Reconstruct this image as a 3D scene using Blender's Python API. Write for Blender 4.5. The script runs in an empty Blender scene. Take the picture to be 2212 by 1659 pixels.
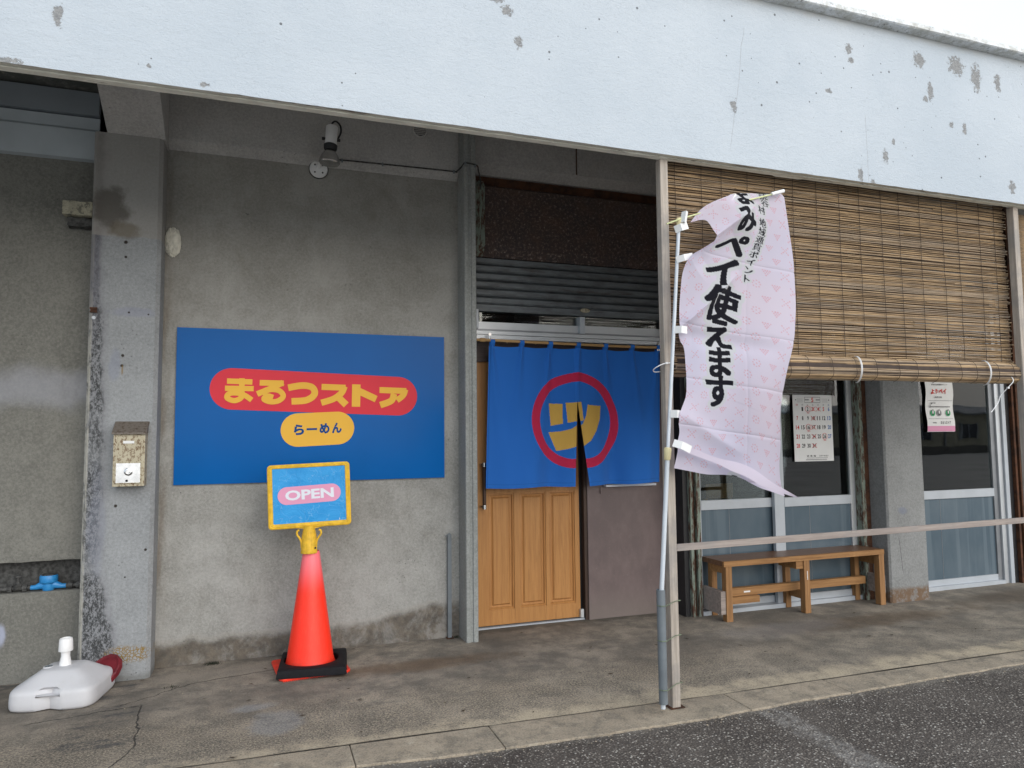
import bpy, bmesh, math, random
import numpy as np
from mathutils import Vector, Matrix, Euler
sc = bpy.context.scene
COL = sc.collection
rad = math.radians
random.seed(7)
# ------------------------------------------------------------------ camera
YAW, PITCH, ROLL = rad(19.5767), rad(4.2483), rad(-0.5852)
cd = bpy.data.cameras.new('camera')
cam = bpy.data.objects.new('camera', cd)
COL.objects.link(cam)
fw = Vector((math.sin(YAW)*math.cos(PITCH), math.cos(YAW)*math.cos(PITCH), math.sin(PITCH)))
rt = Vector((math.cos(YAW), -math.sin(YAW), 0))
up = rt.cross(fw)
r2 = rt*math.cos(ROLL)+up*math.sin(ROLL)
u2 = -rt*math.sin(ROLL)+up*math.cos(ROLL)
M = Matrix((r2, u2, -fw)).transposed().to_4x4()
M.translation = Vector((0.49896, -5.23672, 1.4486))
cam.matrix_world = M
cd.sensor_width = 36
cd.lens = 1560/2212*36
cd.clip_start = .05
cd.clip_end = 500
sc.camera = cam
# ------------------------------------------------------------------ sky, sun, exposure
SUN_EL, SUN_AZ = rad(22), rad(160)          # azimuth from +Y (behind the building) towards +X; thin overcast
w = bpy.data.worlds.new('World')
sc.world = w
w.use_nodes = True
wn = w.node_tree.nodes
sky = wn.new('ShaderNodeTexSky')
sky.sky_type = 'NISHITA'
sky.sun_disc = False
sky.sun_elevation = SUN_EL
sky.sun_rotation = SUN_AZ
sky.air_density = 1.0
sky.dust_density = 3.0
sky.ozone_density = 1.0
# thin bright cloud sheet over the blue sky
tcw = wn.new('ShaderNodeTexCoord')
cln = wn.new('ShaderNodeTexNoise')
cln.inputs['Scale'].default_value = 1.6
cln.inputs['Detail'].default_value = 5
crp = wn.new('ShaderNodeValToRGB')
crp.color_ramp.elements[0].position = .3
crp.color_ramp.elements[0].color = (.74, .86, 1, 1)
crp.color_ramp.elements[1].position = .7
crp.color_ramp.elements[1].color = (.88, .945, 1, 1)
clm = wn.new('ShaderNodeVectorMath')
clm.operation = 'SCALE'
clm.inputs['Scale'].default_value = 7.0
mxw = wn.new('ShaderNodeMix')
mxw.data_type = 'RGBA'
mxw.inputs[0].default_value = .8
WL = w.node_tree.links.new
WL(tcw.outputs['Generated'], cln.inputs['Vector'])
WL(cln.outputs['Fac'], crp.inputs[0])
WL(crp.outputs[0], clm.inputs[0])
WL(sky.outputs[0], mxw.inputs[6])
WL(clm.outputs[0], mxw.inputs[7])
WL(mxw.outputs[2], wn['Background'].inputs[0])
wn['Background'].inputs[1].default_value = 0.1
sd = bpy.data.lights.new('sun', 'SUN')
sd.energy = 1.0
sd.angle = rad(70)
sd.color = (1, .985, .97)
sun = bpy.data.objects.new('sun', sd)
COL.objects.link(sun)
dv = Vector((math.sin(SUN_AZ)*math.cos(SUN_EL), math.cos(SUN_AZ)*math.cos(SUN_EL), math.sin(SUN_EL)))
sun.rotation_euler = dv.to_track_quat('Z', 'Y').to_euler()
sun.location = (8, 20, 25)
sc.view_settings.view_transform = 'Standard'
sc.view_settings.look = 'None'
sc.view_settings.gamma = 1
sc.view_settings.exposure = 1.1
try:
    sc.view_settings.use_curve_mapping = False
except Exception:
    pass
sc.cycles.max_bounces = 8
sc.cycles.diffuse_bounces = 5
sc.cycles.use_denoising = True

# ------------------------------------------------------------------ node helper
class G:
    def __init__(s, name, rough=.8, spec=.3, metal=0):
        s.m = bpy.data.materials.new(name)
        s.m.use_nodes = True
        s.t = s.m.node_tree
        s.b = s.t.nodes['Principled BSDF']
        s.b.inputs['Roughness'].default_value = rough
        s.b.inputs['Specular IOR Level'].default_value = spec
        s.b.inputs['Metallic'].default_value = metal
        s._co = None
        s.h = None
    def n(s, t, **k):
        x = s.t.nodes.new(t)
        for a, v in k.items():
            setattr(x, a, v)
        return x
    def put(s, sock, v):
        if v is None:
            return
        if hasattr(v, 'links'):
            s.t.links.new(v, sock)
        elif isinstance(v, (tuple, list)):
            v = tuple(v)
            if len(sock.default_value) == 4 and len(v) == 3:
                v = v+(1,)
            sock.default_value = v
        else:
            sock.default_value = v
    @property
    def co(s):
        if s._co is None:
            s._co = s.n('ShaderNodeTexCoord').outputs['Object']
        return s._co
    def xyz(s, ax):
        if not hasattr(s, '_sep'):
            s._sep = s.n('ShaderNodeSeparateXYZ')
            s.t.links.new(s.co, s._sep.inputs[0])
        return s._sep.outputs[ax]
    def math(s, op, a, b=None, c=None, clamp=False):
        x = s.n('ShaderNodeMath', operation=op, use_clamp=clamp)
        s.put(x.inputs[0], a)
        s.put(x.inputs[1], b)
        s.put(x.inputs[2], c)
        return x.outputs[0]
    def mul(s, a, b): return s.math('MULTIPLY', a, b)
    def add(s, a, b): return s.math('ADD', a, b)
    def sub(s, a, b): return s.math('SUBTRACT', a, b)
    def sc_co(s, v):
        x = s.n('ShaderNodeVectorMath', operation='MULTIPLY')
        s.put(x.inputs[0], s.co)
        x.inputs[1].default_value = v
        return x.outputs[0]
    def noise(s, scale, detail=4, rough=.55, stretch=None, w=None, dist=0):
        x = s.n('ShaderNodeTexNoise')
        if w is not None:
            x.noise_dimensions = '4D'
            x.inputs['W'].default_value = w
        x.inputs['Scale'].default_value = scale
        x.inputs['Detail'].default_value = detail
        x.inputs['Roughness'].default_value = rough
        x.inputs['Distortion'].default_value = dist
        s.put(x.inputs['Vector'], s.sc_co(stretch) if stretch else s.co)
        return x.outputs['Fac']
    def voro(s, scale, feature='F1', out='Distance', stretch=None, rnd=1):
        x = s.n('ShaderNodeTexVoronoi', feature=feature)
        x.inputs['Scale'].default_value = scale
        x.inputs['Randomness'].default_value = rnd
        s.put(x.inputs['Vector'], s.sc_co(stretch) if stretch else s.co)
        return x.outputs[out]
    def step(s, v, a, b, lo=0., hi=1.):
        """smooth ramp: lo below a, hi above b (a may exceed b)"""
        x = s.n('ShaderNodeMapRange', interpolation_type='SMOOTHSTEP')
        if a > b:
            a, b, lo, hi = b, a, hi, lo
        s.put(x.inputs[0], v)
        for i, q in enumerate((a, b, lo, hi)):
            x.inputs[1+i].default_value = q
        return x.outputs[0]
    def mix(s, f, a, b, mode='MIX'):
        x = s.n('ShaderNodeMix', data_type='RGBA', blend_type=mode)
        s.put(x.inputs[0], f)
        s.put(x.inputs[6], a)
        s.put(x.inputs[7], b)
        return x.outputs[2]
    def spot(s, c, r, warp=0., wscale=10., soft=.35, ax=('X', 'Z')):
        """1 inside an ellipse at c (two coordinates) with noisy rim"""
        n = s.noise(wscale, 4, .6) if warp else None
        d = None
        for a, cc, rr in zip(ax, c, r):
            q = s.mul(s.sub(s.xyz(a), cc), 1/rr)
            q = s.mul(q, q)
            d = q if d is None else s.add(d, q)
        d = s.math('SQRT', d)
        if warp:
            d = s.add(d, s.mul(s.sub(n, .5), warp*2))
        return s.step(d, 1+soft, 1-soft)
    def line(s, p, q, wdt, warp=.03, wscale=6., ax=('X', 'Y')):
        """crack: thin wandering line between p and q"""
        L = math.hypot(q[0]-p[0], q[1]-p[1])
        ux, uy = (q[0]-p[0])/L, (q[1]-p[1])/L
        dx = s.sub(s.xyz(ax[0]), p[0])
        dy = s.sub(s.xyz(ax[1]), p[1])
        t = s.add(s.mul(dx, ux), s.mul(dy, uy))
        d = s.add(s.mul(dx, -uy), s.mul(dy, ux))
        d = s.add(d, s.mul(s.sub(s.noise(wscale, 5, .65), .5), warp*2))
        d = s.math('ABSOLUTE', d)
        m = s.step(d, wdt, wdt*.3)
        return s.mul(m, s.mul(s.step(t, -.02, .03), s.step(t, L+.02, L-.03)))
    def mx(s, *a):
        r = a[0]
        for b in a[1:]:
            r = s.math('MAXIMUM', r, b)
        return r
    def bump(s, h, strength=.3, dist=.01):
        x = s.n('ShaderNodeBump')
        x.inputs['Strength'].default_value = strength
        x.inputs['Distance'].default_value = dist
        s.put(x.inputs['Height'], h)
        s.t.links.new(x.outputs[0], s.b.inputs['Normal'])
    def color(s, c): s.put(s.b.inputs['Base Color'], c)
    def rough(s, v): s.put(s.b.inputs['Roughness'], v)

def simple(name, c, rough=.6, spec=.4, metal=0, var=.15, scale=20, bump=0):
    g = G(name, rough, spec, metal)
    n = g.noise(scale, 4)
    d = tuple(x*(1-var) for x in c)
    l = tuple(min(1, x*(1+var)) for x in c)
    g.color(g.mix(g.step(n, .3, .7), d, l))
    if bump:
        g.bump(n, bump, .004)
    return g.m

MAT = {}
# grey painted / cement render
def concrete(name, light, dark, extra=None, bumps=.35, fine=60):
    g = G(name, .88, .25)
    big = g.noise(1.3, 5, .6)
    mid = g.noise(7, 6, .65, w=3.1)
    fin = g.noise(fine, 4, .7)
    c = g.mix(g.step(big, .32, .68), dark, light)
    c = g.mix(g.step(mid, .35, .75, 0, .55), c, tuple(x*.72 for x in dark))
    c = g.mix(g.step(fin, .42, .7, 0, .5), c, tuple(min(1, x*1.22) for x in light))
    mic = g.noise(fine*2.6, 3, .8, w=17.)
    c = g.mix(g.step(mic, .5, .36, 0, .42), c, tuple(x*.6 for x in dark))
    c = g.mix(g.step(fin, .47, .38, 0, .3), c, tuple(x*.7 for x in dark))
    pit = g.voro(26)
    pit = g.mul(g.step(pit, .16, .07), g.step(g.noise(3.1, 2, w=8.), .55, .66))
    c = g.mix(g.mul(pit, .55), c, (.035, .036, .038))
    if extra:
        c = extra(g, c)
    g.color(c)
    g.bump(g.add(g.add(mid, g.mul(fin, .5)), g.mul(pit, -.6)), bumps, .012)
    return g.m

def wall_extra(g, c):
    z = g.xyz('Z')
    n = g.noise(5, 5, .6, w=1.)
    # damp brown foot of the wall, higher at its right end
    xh = g.step(g.xyz('X'), 1.1, 1.75, .145, .235)
    edge = g.add(z, g.mul(g.sub(n, .5), .13))
    k = g.sub(edge, xh)
    c = g.mix(g.step(k, .035, -.03, 0, .8), c, g.mix(g.step(g.noise(11, 6, .75, w=2.), .35, .65), (.04, .031, .023), (.12, .094, .067)))
    c = g.mix(g.mul(g.step(k, .0, .02), g.step(k, .05, .02, 0, .35)), c, (.3, .28, .25))
    # drips and a browner cast up high, broken brown strip next to the pillar
    st = g.noise(9, 4, .6, stretch=(1, 1, .08))
    c = g.mix(g.step(st, .55, .8, 0, .18), c, (.15, .14, .12))
    m2 = g.noise(3.4, 7, .72, w=12., dist=.5)
    c = g.mix(g.step(m2, .47, .62, 0, .4), c, (.39, .385, .37))
    c = g.mix(g.step(m2, .45, .3, 0, .5), c, (.16, .152, .135))
    c = g.mix(g.mul(g.step(z, 1.4, 3.0), .25), c, (.26, .235, .195))
    r = g.mul(g.step(g.xyz('X'), -.02, -.085), g.step(g.noise(4, 3, .6, stretch=(3, 1, .5)), .42, .62))
    c = g.mix(g.mul(r, .5), c, (.13, .09, .055))
    sq = g.noise(24, 4, .6, w=31., dist=1.2)
    sq = g.mul(g.step(g.math('ABSOLUTE', g.sub(sq, .5)), .010, .003), g.step(g.noise(4, 4, .6, w=33.), .48, .6))
    c = g.mix(g.mul(sq, .5), c, (.12, .115, .105))
    # scattered scratches of light plaster
    sx = g.noise(14, 6, .75, stretch=(1, 1, .6), w=5.)
    c = g.mix(g.mul(g.step(sx, .66, .72), g.step(g.noise(1.7, 2, w=7.), .5, .6, 0, .45)), c, (.36, .36, .34))
    return c
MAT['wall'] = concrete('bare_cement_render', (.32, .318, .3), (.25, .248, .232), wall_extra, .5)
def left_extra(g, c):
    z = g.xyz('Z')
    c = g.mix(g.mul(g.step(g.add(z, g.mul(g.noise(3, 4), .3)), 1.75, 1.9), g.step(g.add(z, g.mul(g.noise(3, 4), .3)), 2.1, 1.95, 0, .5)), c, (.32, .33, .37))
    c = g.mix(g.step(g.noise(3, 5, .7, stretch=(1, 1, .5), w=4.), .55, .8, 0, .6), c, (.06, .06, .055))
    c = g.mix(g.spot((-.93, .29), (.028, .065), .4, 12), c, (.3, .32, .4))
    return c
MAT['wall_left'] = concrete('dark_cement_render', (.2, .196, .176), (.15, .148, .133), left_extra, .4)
MAT['soffit'] = concrete('whitish_soffit_cement', (.6, .6, .58), (.5, .5, .49), None, .25)  # even whitish tone for ceiling and roof
def stained(g, c):
    c = g.mix(g.step(g.noise(4, 5, .7), .42, .62), c, (.07, .075, .07))
    return g.mix(g.step(g.noise(6, 5, .7, w=3.), .55, .7, 0, .7), c, (.35, .32, .22))
MAT['soffit_stained'] = concrete('mildewed_soffit', (.2, .2, .18), (.1, .1, .1), stained, .4)

def column_extra(g, c):
    x, z = g.xyz('X'), g.xyz('Z')
    n = g.noise(6, 5, .65, w=2.)
    # black mildew running down the left arris, wider at the foot
    wdt = g.add(g.step(z, .75, .15, 0, .1), g.step(z, 2.9, 1.2, -.025, .02))
    e = g.add(g.sub(x, -.405), g.mul(g.sub(n, .5), .13))
    inside = g.step(g.sub(e, wdt), .015, -.02)
    speck = g.step(g.noise(52, 6, .85, stretch=(1.2, 1, .7)), .42, .56)
    halo = g.step(g.sub(e, g.add(wdt, .035)), .02, -.03)
    gap = g.step(g.noise(2.2, 3, .6, stretch=(.3, 1, 1), w=11.), .3, .45, .35, 1)
    c = g.mix(g.mul(g.mul(halo, .4), gap), c, (.16, .16, .18))
    c = g.mix(g.mul(g.mul(g.mul(inside, speck), gap), .95), c, (.032, .034, .035))
    # pale strip along the very edge
    c = g.mix(g.mul(g.step(x, -.455, -.468), g.step(g.noise(20, 4, .7, stretch=(1, 1, .3)), .4, .55, .2, .85)), c, (.36, .35, .31))
    c = g.mix(g.mul(g.mul(g.step(g.add(x, g.mul(g.sub(n, .5), .06)), -.41, -.44), g.step(z, 1.9, 2.5)), .7), c, (.13, .13, .15))
    c = g.mix(g.mul(g.step(g.add(z, g.mul(n, .04)), 2.755, 2.765), .55), c, (.3, .28, .25))
    # brown stain high up
    c = g.mix(g.mul(g.spot((-.385, 2.92), (.1, .12), .9, 9), .75), c, (.075, .066, .055))
    c = g.mix(g.mul(g.spot((-.30, 2.78), (.09, .05), .9, 12), .6), c, (.12, .095, .06))
    # rust map at the foot
    rr = g.mul(g.spot((-.21, .155), (.12, .05), .5, 14), g.step(g.voro(55, 'DISTANCE_TO_EDGE'), .12, .05))
    c = g.mix(rr, c, (.21, .135, .04))
    c = g.mix(g.step(g.add(z, g.mul(n, .05)), .075, .04, 0, .5), c, (.1, .1, .09))
    # filler smears
    c = g.mix(g.mul(g.spot((-.24, 2.26), (.11, .03), .8, 10), .45), c, (.21, .22, .29))
    c = g.mix(g.mul(g.spot((-.33, 1.93), (.03, .09), .8, 8), .4), c, (.2, .22, .29))
    c = g.mix(g.mul(g.spot((-.40, .95), (.045, .3), .8, 5), .4), c, (.2, .215, .26))
    for cx, cz, r in ((-.289, 2.705, .011), (-.287, 2.61, .008), (-.288, 1.985, .009), (-.291, 1.921, .009), (-.26, 2.258, .006),
                      (-.302, 1.055, .009), (-.13, .78, .008), (-.15, 2.25, .005), (-.19, 1.42, .004), (-.24, .62, .005)):
        c = g.mix(g.spot((cx, cz), (r, r), .25, 60), c, (.03, .024, .02))
    c = g.mix(g.mul(g.spot((-.288, 1.895), (.005, .03), .3, 20), .7), c, (.2, .13, .04))
    return c
MAT['column'] = concrete('grey_painted_column', (.29, .302, .31), (.245, .256, .264), column_extra, .18)
def rcol_extra(g, c):
    z = g.xyz('Z')
    n = g.noise(12, 5, .7)
    c = g.mix(g.mul(g.step(g.add(z, g.mul(g.sub(n, .5), .1)), .14, .1), g.step(n, .4, .55, .3, .9)), c, (.15, .09, .05))
    c = g.mix(g.line((5.77, .55), (5.80, .25), .003, .004, 9, ('X', 'Z')), c, (.04, .04, .04))
    return g.mix(g.mul(g.spot((5.83, .78), (.05, .03), .7, 12), .5), c, (.16, .18, .25))
MAT['column_right'] = concrete('grey_painted_column_right', (.27, .275, .272), (.23, .234, .232), rcol_extra, .18)
MAT['pilaster'] = concrete('grey_painted_pilaster', (.31, .322, .31), (.26, .27, .26),
    lambda g, c: g.mix(g.mul(g.step(g.noise(5, 5, .7, stretch=(1, 1, .4)), .56, .66), g.step(g.xyz('Z'), .22, .05, .12, .8)), c, (.1, .085, .06)), .15)
MAT['lintel'] = concrete('grey_painted_lintel', (.46, .45, .435), (.4, .39, .38), None, .15)

# white fascia paint
g = G('white_fascia_paint', .75, .3)
br = g.noise(18, 6, .72, stretch=(.7, 1, 1.5), dist=.8)
fin = g.noise(75, 4, .75, stretch=(.7, 1, 1.4))
big = g.noise(.9, 5, .6)
c = g.mix(g.step(big, .3, .7), (.405, .45, .495), (.46, .50, .54))
c = g.mix(g.step(br, .55, .8, 0, .2), c, (.36, .40, .44))
# dark pinholes, thicker in places
v = g.n('ShaderNodeTexVoronoi')
v.inputs['Scale'].default_value = 17
g.put(v.inputs['Vector'], g.co)
sepc = g.n('ShaderNodeSeparateColor')
g.t.links.new(v.outputs['Color'], sepc.inputs[0])
rr_ = g.step(sepc.outputs[0], .3, 1., .03, .13)
dens = g.step(g.add(g.noise(1.6, 4, .7, w=4.), g.mul(g.step(g.xyz('X'), 1.5, 4.2), .10)), .42, .58, .12, 1)
pin = g.mul(g.math('LESS_THAN', v.outputs['Distance'], g.mul(rr_, dens)), g.step(sepc.outputs[1], .25, .3))
mc = g.noise(130, 4, .8, stretch=(.8, 1, 1.3), w=8.)
c = g.mix(g.step(mc, .5, .36, 0, .35), c, (.33, .365, .40))
sq = g.mul(g.step(g.math('ABSOLUTE', g.sub(g.noise(13, 4, .65, w=41., dist=.8), .5)), .006, .002), g.step(g.noise(2.5, 4, .6, w=43.), .48, .6))
c = g.mix(g.mul(sq, .4), c, (.26, .29, .32))
c = g.mix(g.mul(pin, .85), c, (.1, .105, .11))
c = g.mix(g.mul(g.step(g.noise(7, 6, .75, w=9.), .62, .75, 0, .4), dens), c, (.45, .46, .47))
peel = None
ROUGHC = g.sub(g.noise(42, 7, .8, w=2.), .5)
def peelspot(cx, cz, rx, rz, wp=.75):
    d = None
    for a, cc, rr in (('X', cx, rx), ('Z', cz, rz)):
        q = g.mul(g.sub(g.xyz(a), cc), 1/rr)
        q = g.mul(q, q)
        d = q if d is None else g.add(d, q)
    return g.step(g.add(g.math('SQRT', d), g.mul(ROUGHC, wp*6.5)), 1.02, .98)
for q in ((4.557, 3.886, .05, .045), (4.888, 3.9, .062, .062), (5.068, 3.85, .04, .085), (5.27, 3.847, .028, .06), (3.969, 3.855, .025, .03),
          (3.985, 3.789, .02, .018), (3.093, 3.36, .02, .035), (4.814, 3.485, .02, .02), (4.932, 3.475, .018, .035), (1.762, 3.503, .022, .03),
          (-.312, 3.249, .018, .04), (1.632, 3.72, .045, .02), (1.7, 3.665, .03, .025), (-.33, 3.37, .03, .012), (-.27, 3.35, .02, .01),
          (4.23, 3.2, .022, .04), (4.643, 3.69, .022, .07), (4.6, 3.63, .02, .02), (4.302, 3.3, .012, .02), (.037, 3.085, .008, .008), (.26, 3.036, .02, .01),
          (4.02, 3.06, .018, .045), (4.12, 3.02, .02, .015), (-.49, 3.02, .05, .015), (5.35, 3.12, .03, .04), (3.8, 3.56, .02, .015)):
    p_ = peelspot(*q)
    peel = p_ if peel is None else g.mx(peel, p_)
c = g.mix(peel, c, g.mix(g.step(fin, .4, .6), (.18, .185, .19), (.27, .272, .27)))
cr = g.mx(g.line((3.185, 3.85), (3.13, 3.5), .0022, .02, 5, ('X', 'Z')), g.line((3.13, 3.5), (3.06, 3.1), .002, .02, 5, ('X', 'Z')),
          g.line((4.08, 3.45), (4.083, 3.02), .002, .012, 5, ('X', 'Z')))
c = g.mix(g.mul(cr, .75), c, (.25, .25, .26))
# rain-washed grime at both edges
c = g.mix(g.step(g.add(g.xyz('Z'), g.mul(g.noise(8, 4, .6, w=6.), .07)), 4.03, 4.1, 0, .45), c, (.5, .47, .4))
g.color(c)
g.bump(g.add(g.add(g.mul(br, .9), g.mul(fin, .5)), g.add(g.mul(peel, -.6), g.mul(pin, -.4))), .42, .012)
MAT['fascia'] = g.m
g = G('weathered_coping_paint', .85, .2)
n = g.noise(14, 6, .75)
c = g.mix(g.step(n, .35, .65), (.5, .5, .47), (.72, .74, .76))
c = g.mix(g.step(g.noise(30, 5, .8, w=2.), .55, .66, 0, .8), c, (.1, .1, .11))
g.color(c)
g.bump(n, .8, .02)
MAT['coping'] = g.m
g = G('chipped_lip_plaster', .9, .2)
n = g.noise(24, 5, .7, stretch=(.4, 1, 1))
c = g.mix(g.step(n, .35, .65), (.62, .6, .52), (.76, .74, .65))
c = g.mix(g.step(g.noise(9, 5, .7, stretch=(.3, 3, 1), w=3.), .56, .62, 0, .75), c, (.16, .13, .11))
g.color(c)
g.bump(n, .5, .01)
MAT['lip'] = g.m

# pavement
def pave(name, kerb=False):
    g = G(name, .9, .25)
    big = g.noise(1.1, 5, .62)
    mid = g.noise(5, 6, .68, w=2.)
    grain = g.noise(95, 6, .85)
    agg = g.voro(95, 'F1', 'Distance')
    y, x = g.xyz('Y'), g.xyz('X')
    jyn = g.math('MAXIMUM', g.add(g.mul(x, -.0335), -1.592), g.add(g.mul(x, -.0135), -1.65))
    c = g.mix(g.step(big, .35, .65), (.205, .176, .143), (.375, .325, .262))
    c = g.mix(g.step(g.noise(2.3, 7, .7, w=21.), .5, .68, 0, .55), c, (.13, .12, .105))
    c = g.mix(g.step(mid, .38, .62, 0, .7), c, (.125, .115, .1))
    if not kerb:
        # exposed aggregate towards the kerb
        ex = g.mul(g.step(g.add(y, g.mul(g.sub(mid, .5), .7)), -.75, -1.25), g.step(x, 4.6, 2.2, .3, 1))
        c = g.mix(g.mul(ex, g.step(grain, .48, .6, 0, .9)), c, (.50, .415, .30))
        c = g.mix(g.mul(ex, g.step(grain, .47, .38, 0, .8)), c, (.06, .055, .048))
        # near the wall: brown leaching and pinkish repair band
        c = g.mix(g.mul(g.spot((1.5, -.55), (.55, .11), .7, 4, .5, ('X', 'Y')), .55), c, (.15, .088, .045))
        c = g.mix(g.mul(g.spot((5.1, -.75), (.85, .14), .8, 3, .5, ('X', 'Y')), .6), c, (.1, .065, .038))
        c = g.mix(g.mul(g.spot((7.2, -.6), (1.1, .2), .8, 3, .5, ('X', 'Y')), .6), c, (.085, .06, .04))
        c = g.mix(g.mul(g.spot((4.2, -.7), (.5, .16), .8, 4, .5, ('X', 'Y')), .35), c, (.33, .31, .3))
        c = g.mix(g.mul(g.spot((.62, -1.22), (.13, .16), .5, 9, .25, ('X', 'Y')), .55), c, (.3, .3, .3))
        c = g.mix(g.mul(g.spot((.5, -.95), (.12, .05), .8, 9, .4, ('X', 'Y')), .45), c, (.34, .35, .36))
        c = g.mix(g.mul(g.spot((.35, -.24), (.5, .1), .5, 4, .3, ('X', 'Y')), .6), c, (.3, .26, .215))
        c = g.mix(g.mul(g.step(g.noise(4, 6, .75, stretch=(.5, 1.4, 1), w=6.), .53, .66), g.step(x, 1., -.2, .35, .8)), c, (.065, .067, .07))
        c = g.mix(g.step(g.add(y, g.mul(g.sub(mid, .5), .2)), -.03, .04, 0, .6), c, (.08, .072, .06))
        # pale cement margin along the kerb
        c = g.mix(g.mul(g.step(g.add(y, g.mul(g.sub(mid, .5), .35)), -1.46, -1.62), g.step(mid, .62, .42, .3, .9)), c, (.50, .42, .305))
        jn = g.mul(g.step(g.math('ABSOLUTE', g.add(g.add(g.sub(y, jyn), -.004), g.mul(g.sub(g.noise(5, 6, .8, w=3.), .5), .02))), .007, .003), g.step(g.noise(2.5, 3, w=2.2), .35, .5, .2, 1))
        c = g.mix(g.mul(jn, .85), c, (.03, .028, .022))
        cr = g.mx(g.line((-.07, -.68), (-.02, -1.3), .006, .035, 7), g.line((-.02, -1.28), (-.16, -1.69), .005, .03, 7),
                  g.line((-.2, -.68), (.16, -.4), .006, .06, 6), g.line((.16, -.4), (.7, -.28), .007, .04, 6), g.line((-.07, -.7), (-.6, -.78), .008, .07, 5),
                  g.line((5.0, -.95), (6.2, -1.5), .004, .06, 4))
        c = g.mix(g.mul(cr, .9), c, (.03, .028, .026))
        dk = g.mul(g.step(g.voro(9, 'F1', 'Distance'), .09, .06), g.step(g.noise(2, 2, w=5.), .5, .56))
        c = g.mix(g.mul(dk, .7), c, (.04, .04, .04))
    else:
        c = g.mix(.6, c, (.47, .385, .28))
        c = g.mix(g.step(g.noise(3, 6, .72, w=14.), .45, .65, 0, .5), c, (.22, .19, .15))
        c = g.mix(g.mul(g.step(g.add(g.sub(g.add(y, -1.82), jyn), g.mul(g.sub(mid, .5), .02)), -.014, -.002), .8), c, (.05, .046, .04))
        c = g.mix(g.step(g.noise(9, 6, .75, w=4.), .46, .62, 0, .7), c, (.17, .15, .12))
        c = g.mix(g.step(g.noise(6, 6, .75, w=24.), .56, .66, 0, .6), c, (.5, .44, .34))
        c = g.mix(g.step(grain, .5, .68, 0, .35), c, (.42, .39, .33))
        cr = g.voro(1, 'F1', 'Distance')
    c = g.mix(g.step(grain, .5, .38, 0, .6), c, (.08, .072, .062))
    c = g.mix(g.step(grain, .54, .68, 0, .35), c, (.38, .35, .3))
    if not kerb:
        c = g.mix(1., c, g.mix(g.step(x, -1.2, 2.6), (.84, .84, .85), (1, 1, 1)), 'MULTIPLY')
    g.color(c)
    hgt = g.add(g.mul(grain, .8), g.mul(mid, .9))
    if not kerb:
        hgt = g.add(hgt, g.mul(cr, -1.2))
    g.bump(hgt, .6, .008)
    return g.m
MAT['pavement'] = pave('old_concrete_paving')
MAT['kerb'] = pave('old_concrete_kerb', True)
g = G('worn_asphalt', .85, .3)
v = g.n('ShaderNodeTexVoronoi')
v.inputs['Scale'].default_value = 88
g.put(v.inputs['Vector'], g.co)
s_ = g.n('ShaderNodeSeparateColor')
g.t.links.new(v.outputs['Color'], s_.inputs[0])
stone = g.mul(g.step(v.outputs['Distance'], .5, .36), g.step(s_.outputs[0], .45, .55, .15, 1))
lum = g.mix(s_.outputs[1], (.06, .052, .045), (.36, .32, .275))
lum = g.mix(g.step(s_.outputs[2], .9, .94), lum, (.5, .47, .42))
n = g.noise(2.3, 5, .65)
c = g.mix(g.step(n, .3, .7), (.052, .043, .037), (.095, .081, .07))
c = g.mix(stone, c, lum)
v2 = g.noise(300, 2, .6)
c = g.mix(g.step(v2, .5, .7, 0, .5), c, (.2, .18, .165))
strip = g.mul(g.step(g.math('ABSOLUTE', g.add(g.sub(g.xyz('X'), 3.09), g.mul(g.sub(g.noise(9, 4, .7), .5), .08))), .1, .05), g.step(g.noise(14, 5, .8, w=3.), .38, .6, .1, 1))
strip = g.mul(strip, g.step(g.xyz('Y'), -4.6, -4.2))
c = g.mix(g.mul(strip, .3), c, (.5, .48, .45))
c = g.mix(g.mul(g.step(g.add(g.xyz('Y'), g.mul(n, .2)), -1.90, -1.80), .5), c, (.22, .2, .17))
g.color(c)
g.bump(g.add(g.mul(v.outputs['Distance'], -1), g.mul(v2, .3)), .8, .008)
MAT['asphalt'] = g.m

MAT['lot'] = simple('pale_bounce_lot', (.48, .465, .43), .9, .2, 0, .12, .6)  # lot tone lifted to bounce light back at the facade
def wood(name, light, dark, axis='X', rough=.65, grey=0., scale=1.):
    st = {'X': (1.2, 22, 22), 'Y': (22, 1.2, 22), 'Z': (22, 22, 1.2)}[axis]
    g = G(name, rough, .3)
    oi = g.n('ShaderNodeObjectInfo').outputs['Random']
    a = g.noise(2.2*scale, 5, .6, stretch=st, dist=.6)
    b = g.noise(7*scale, 4, .7, stretch=st, w=2.)
    c = g.mix(g.step(a, .35, .65), dark, light)
    c = g.mix(g.step(b, .5, .72, 0, .5), c, tuple(x*.55 for x in dark))
    c = g.mix(g.mul(oi, .35), c, tuple(x*.8 for x in light))
    if grey:
        c = g.mix(g.step(g.noise(3, 5, .7, w=6.), .45, .62, 0, grey), c, (.24, .225, .215))
    g.color(c)
    g.bump(g.add(a, b), .3, .004)
    return g.m
MAT['bench'] = wood('oiled_bench_pine', (.36, .19, .075), (.24, .12, .045), 'X')
MAT['bench_leg'] = wood('oiled_bench_leg_pine', (.34, .18, .075), (.22, .11, .042), 'Z')
MAT['bench_top'] = wood('darker_bench_top', (.2, .105, .06), (.12, .062, .035), 'X', .4)
MAT['post'] = wood('weathered_post_timber', (.44, .385, .33), (.3, .26, .22), 'Z', .8, .6)
MAT['rail'] = wood('weathered_rail_timber', (.36, .305, .27), (.24, .2, .18), 'X', .8, .5)
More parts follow.
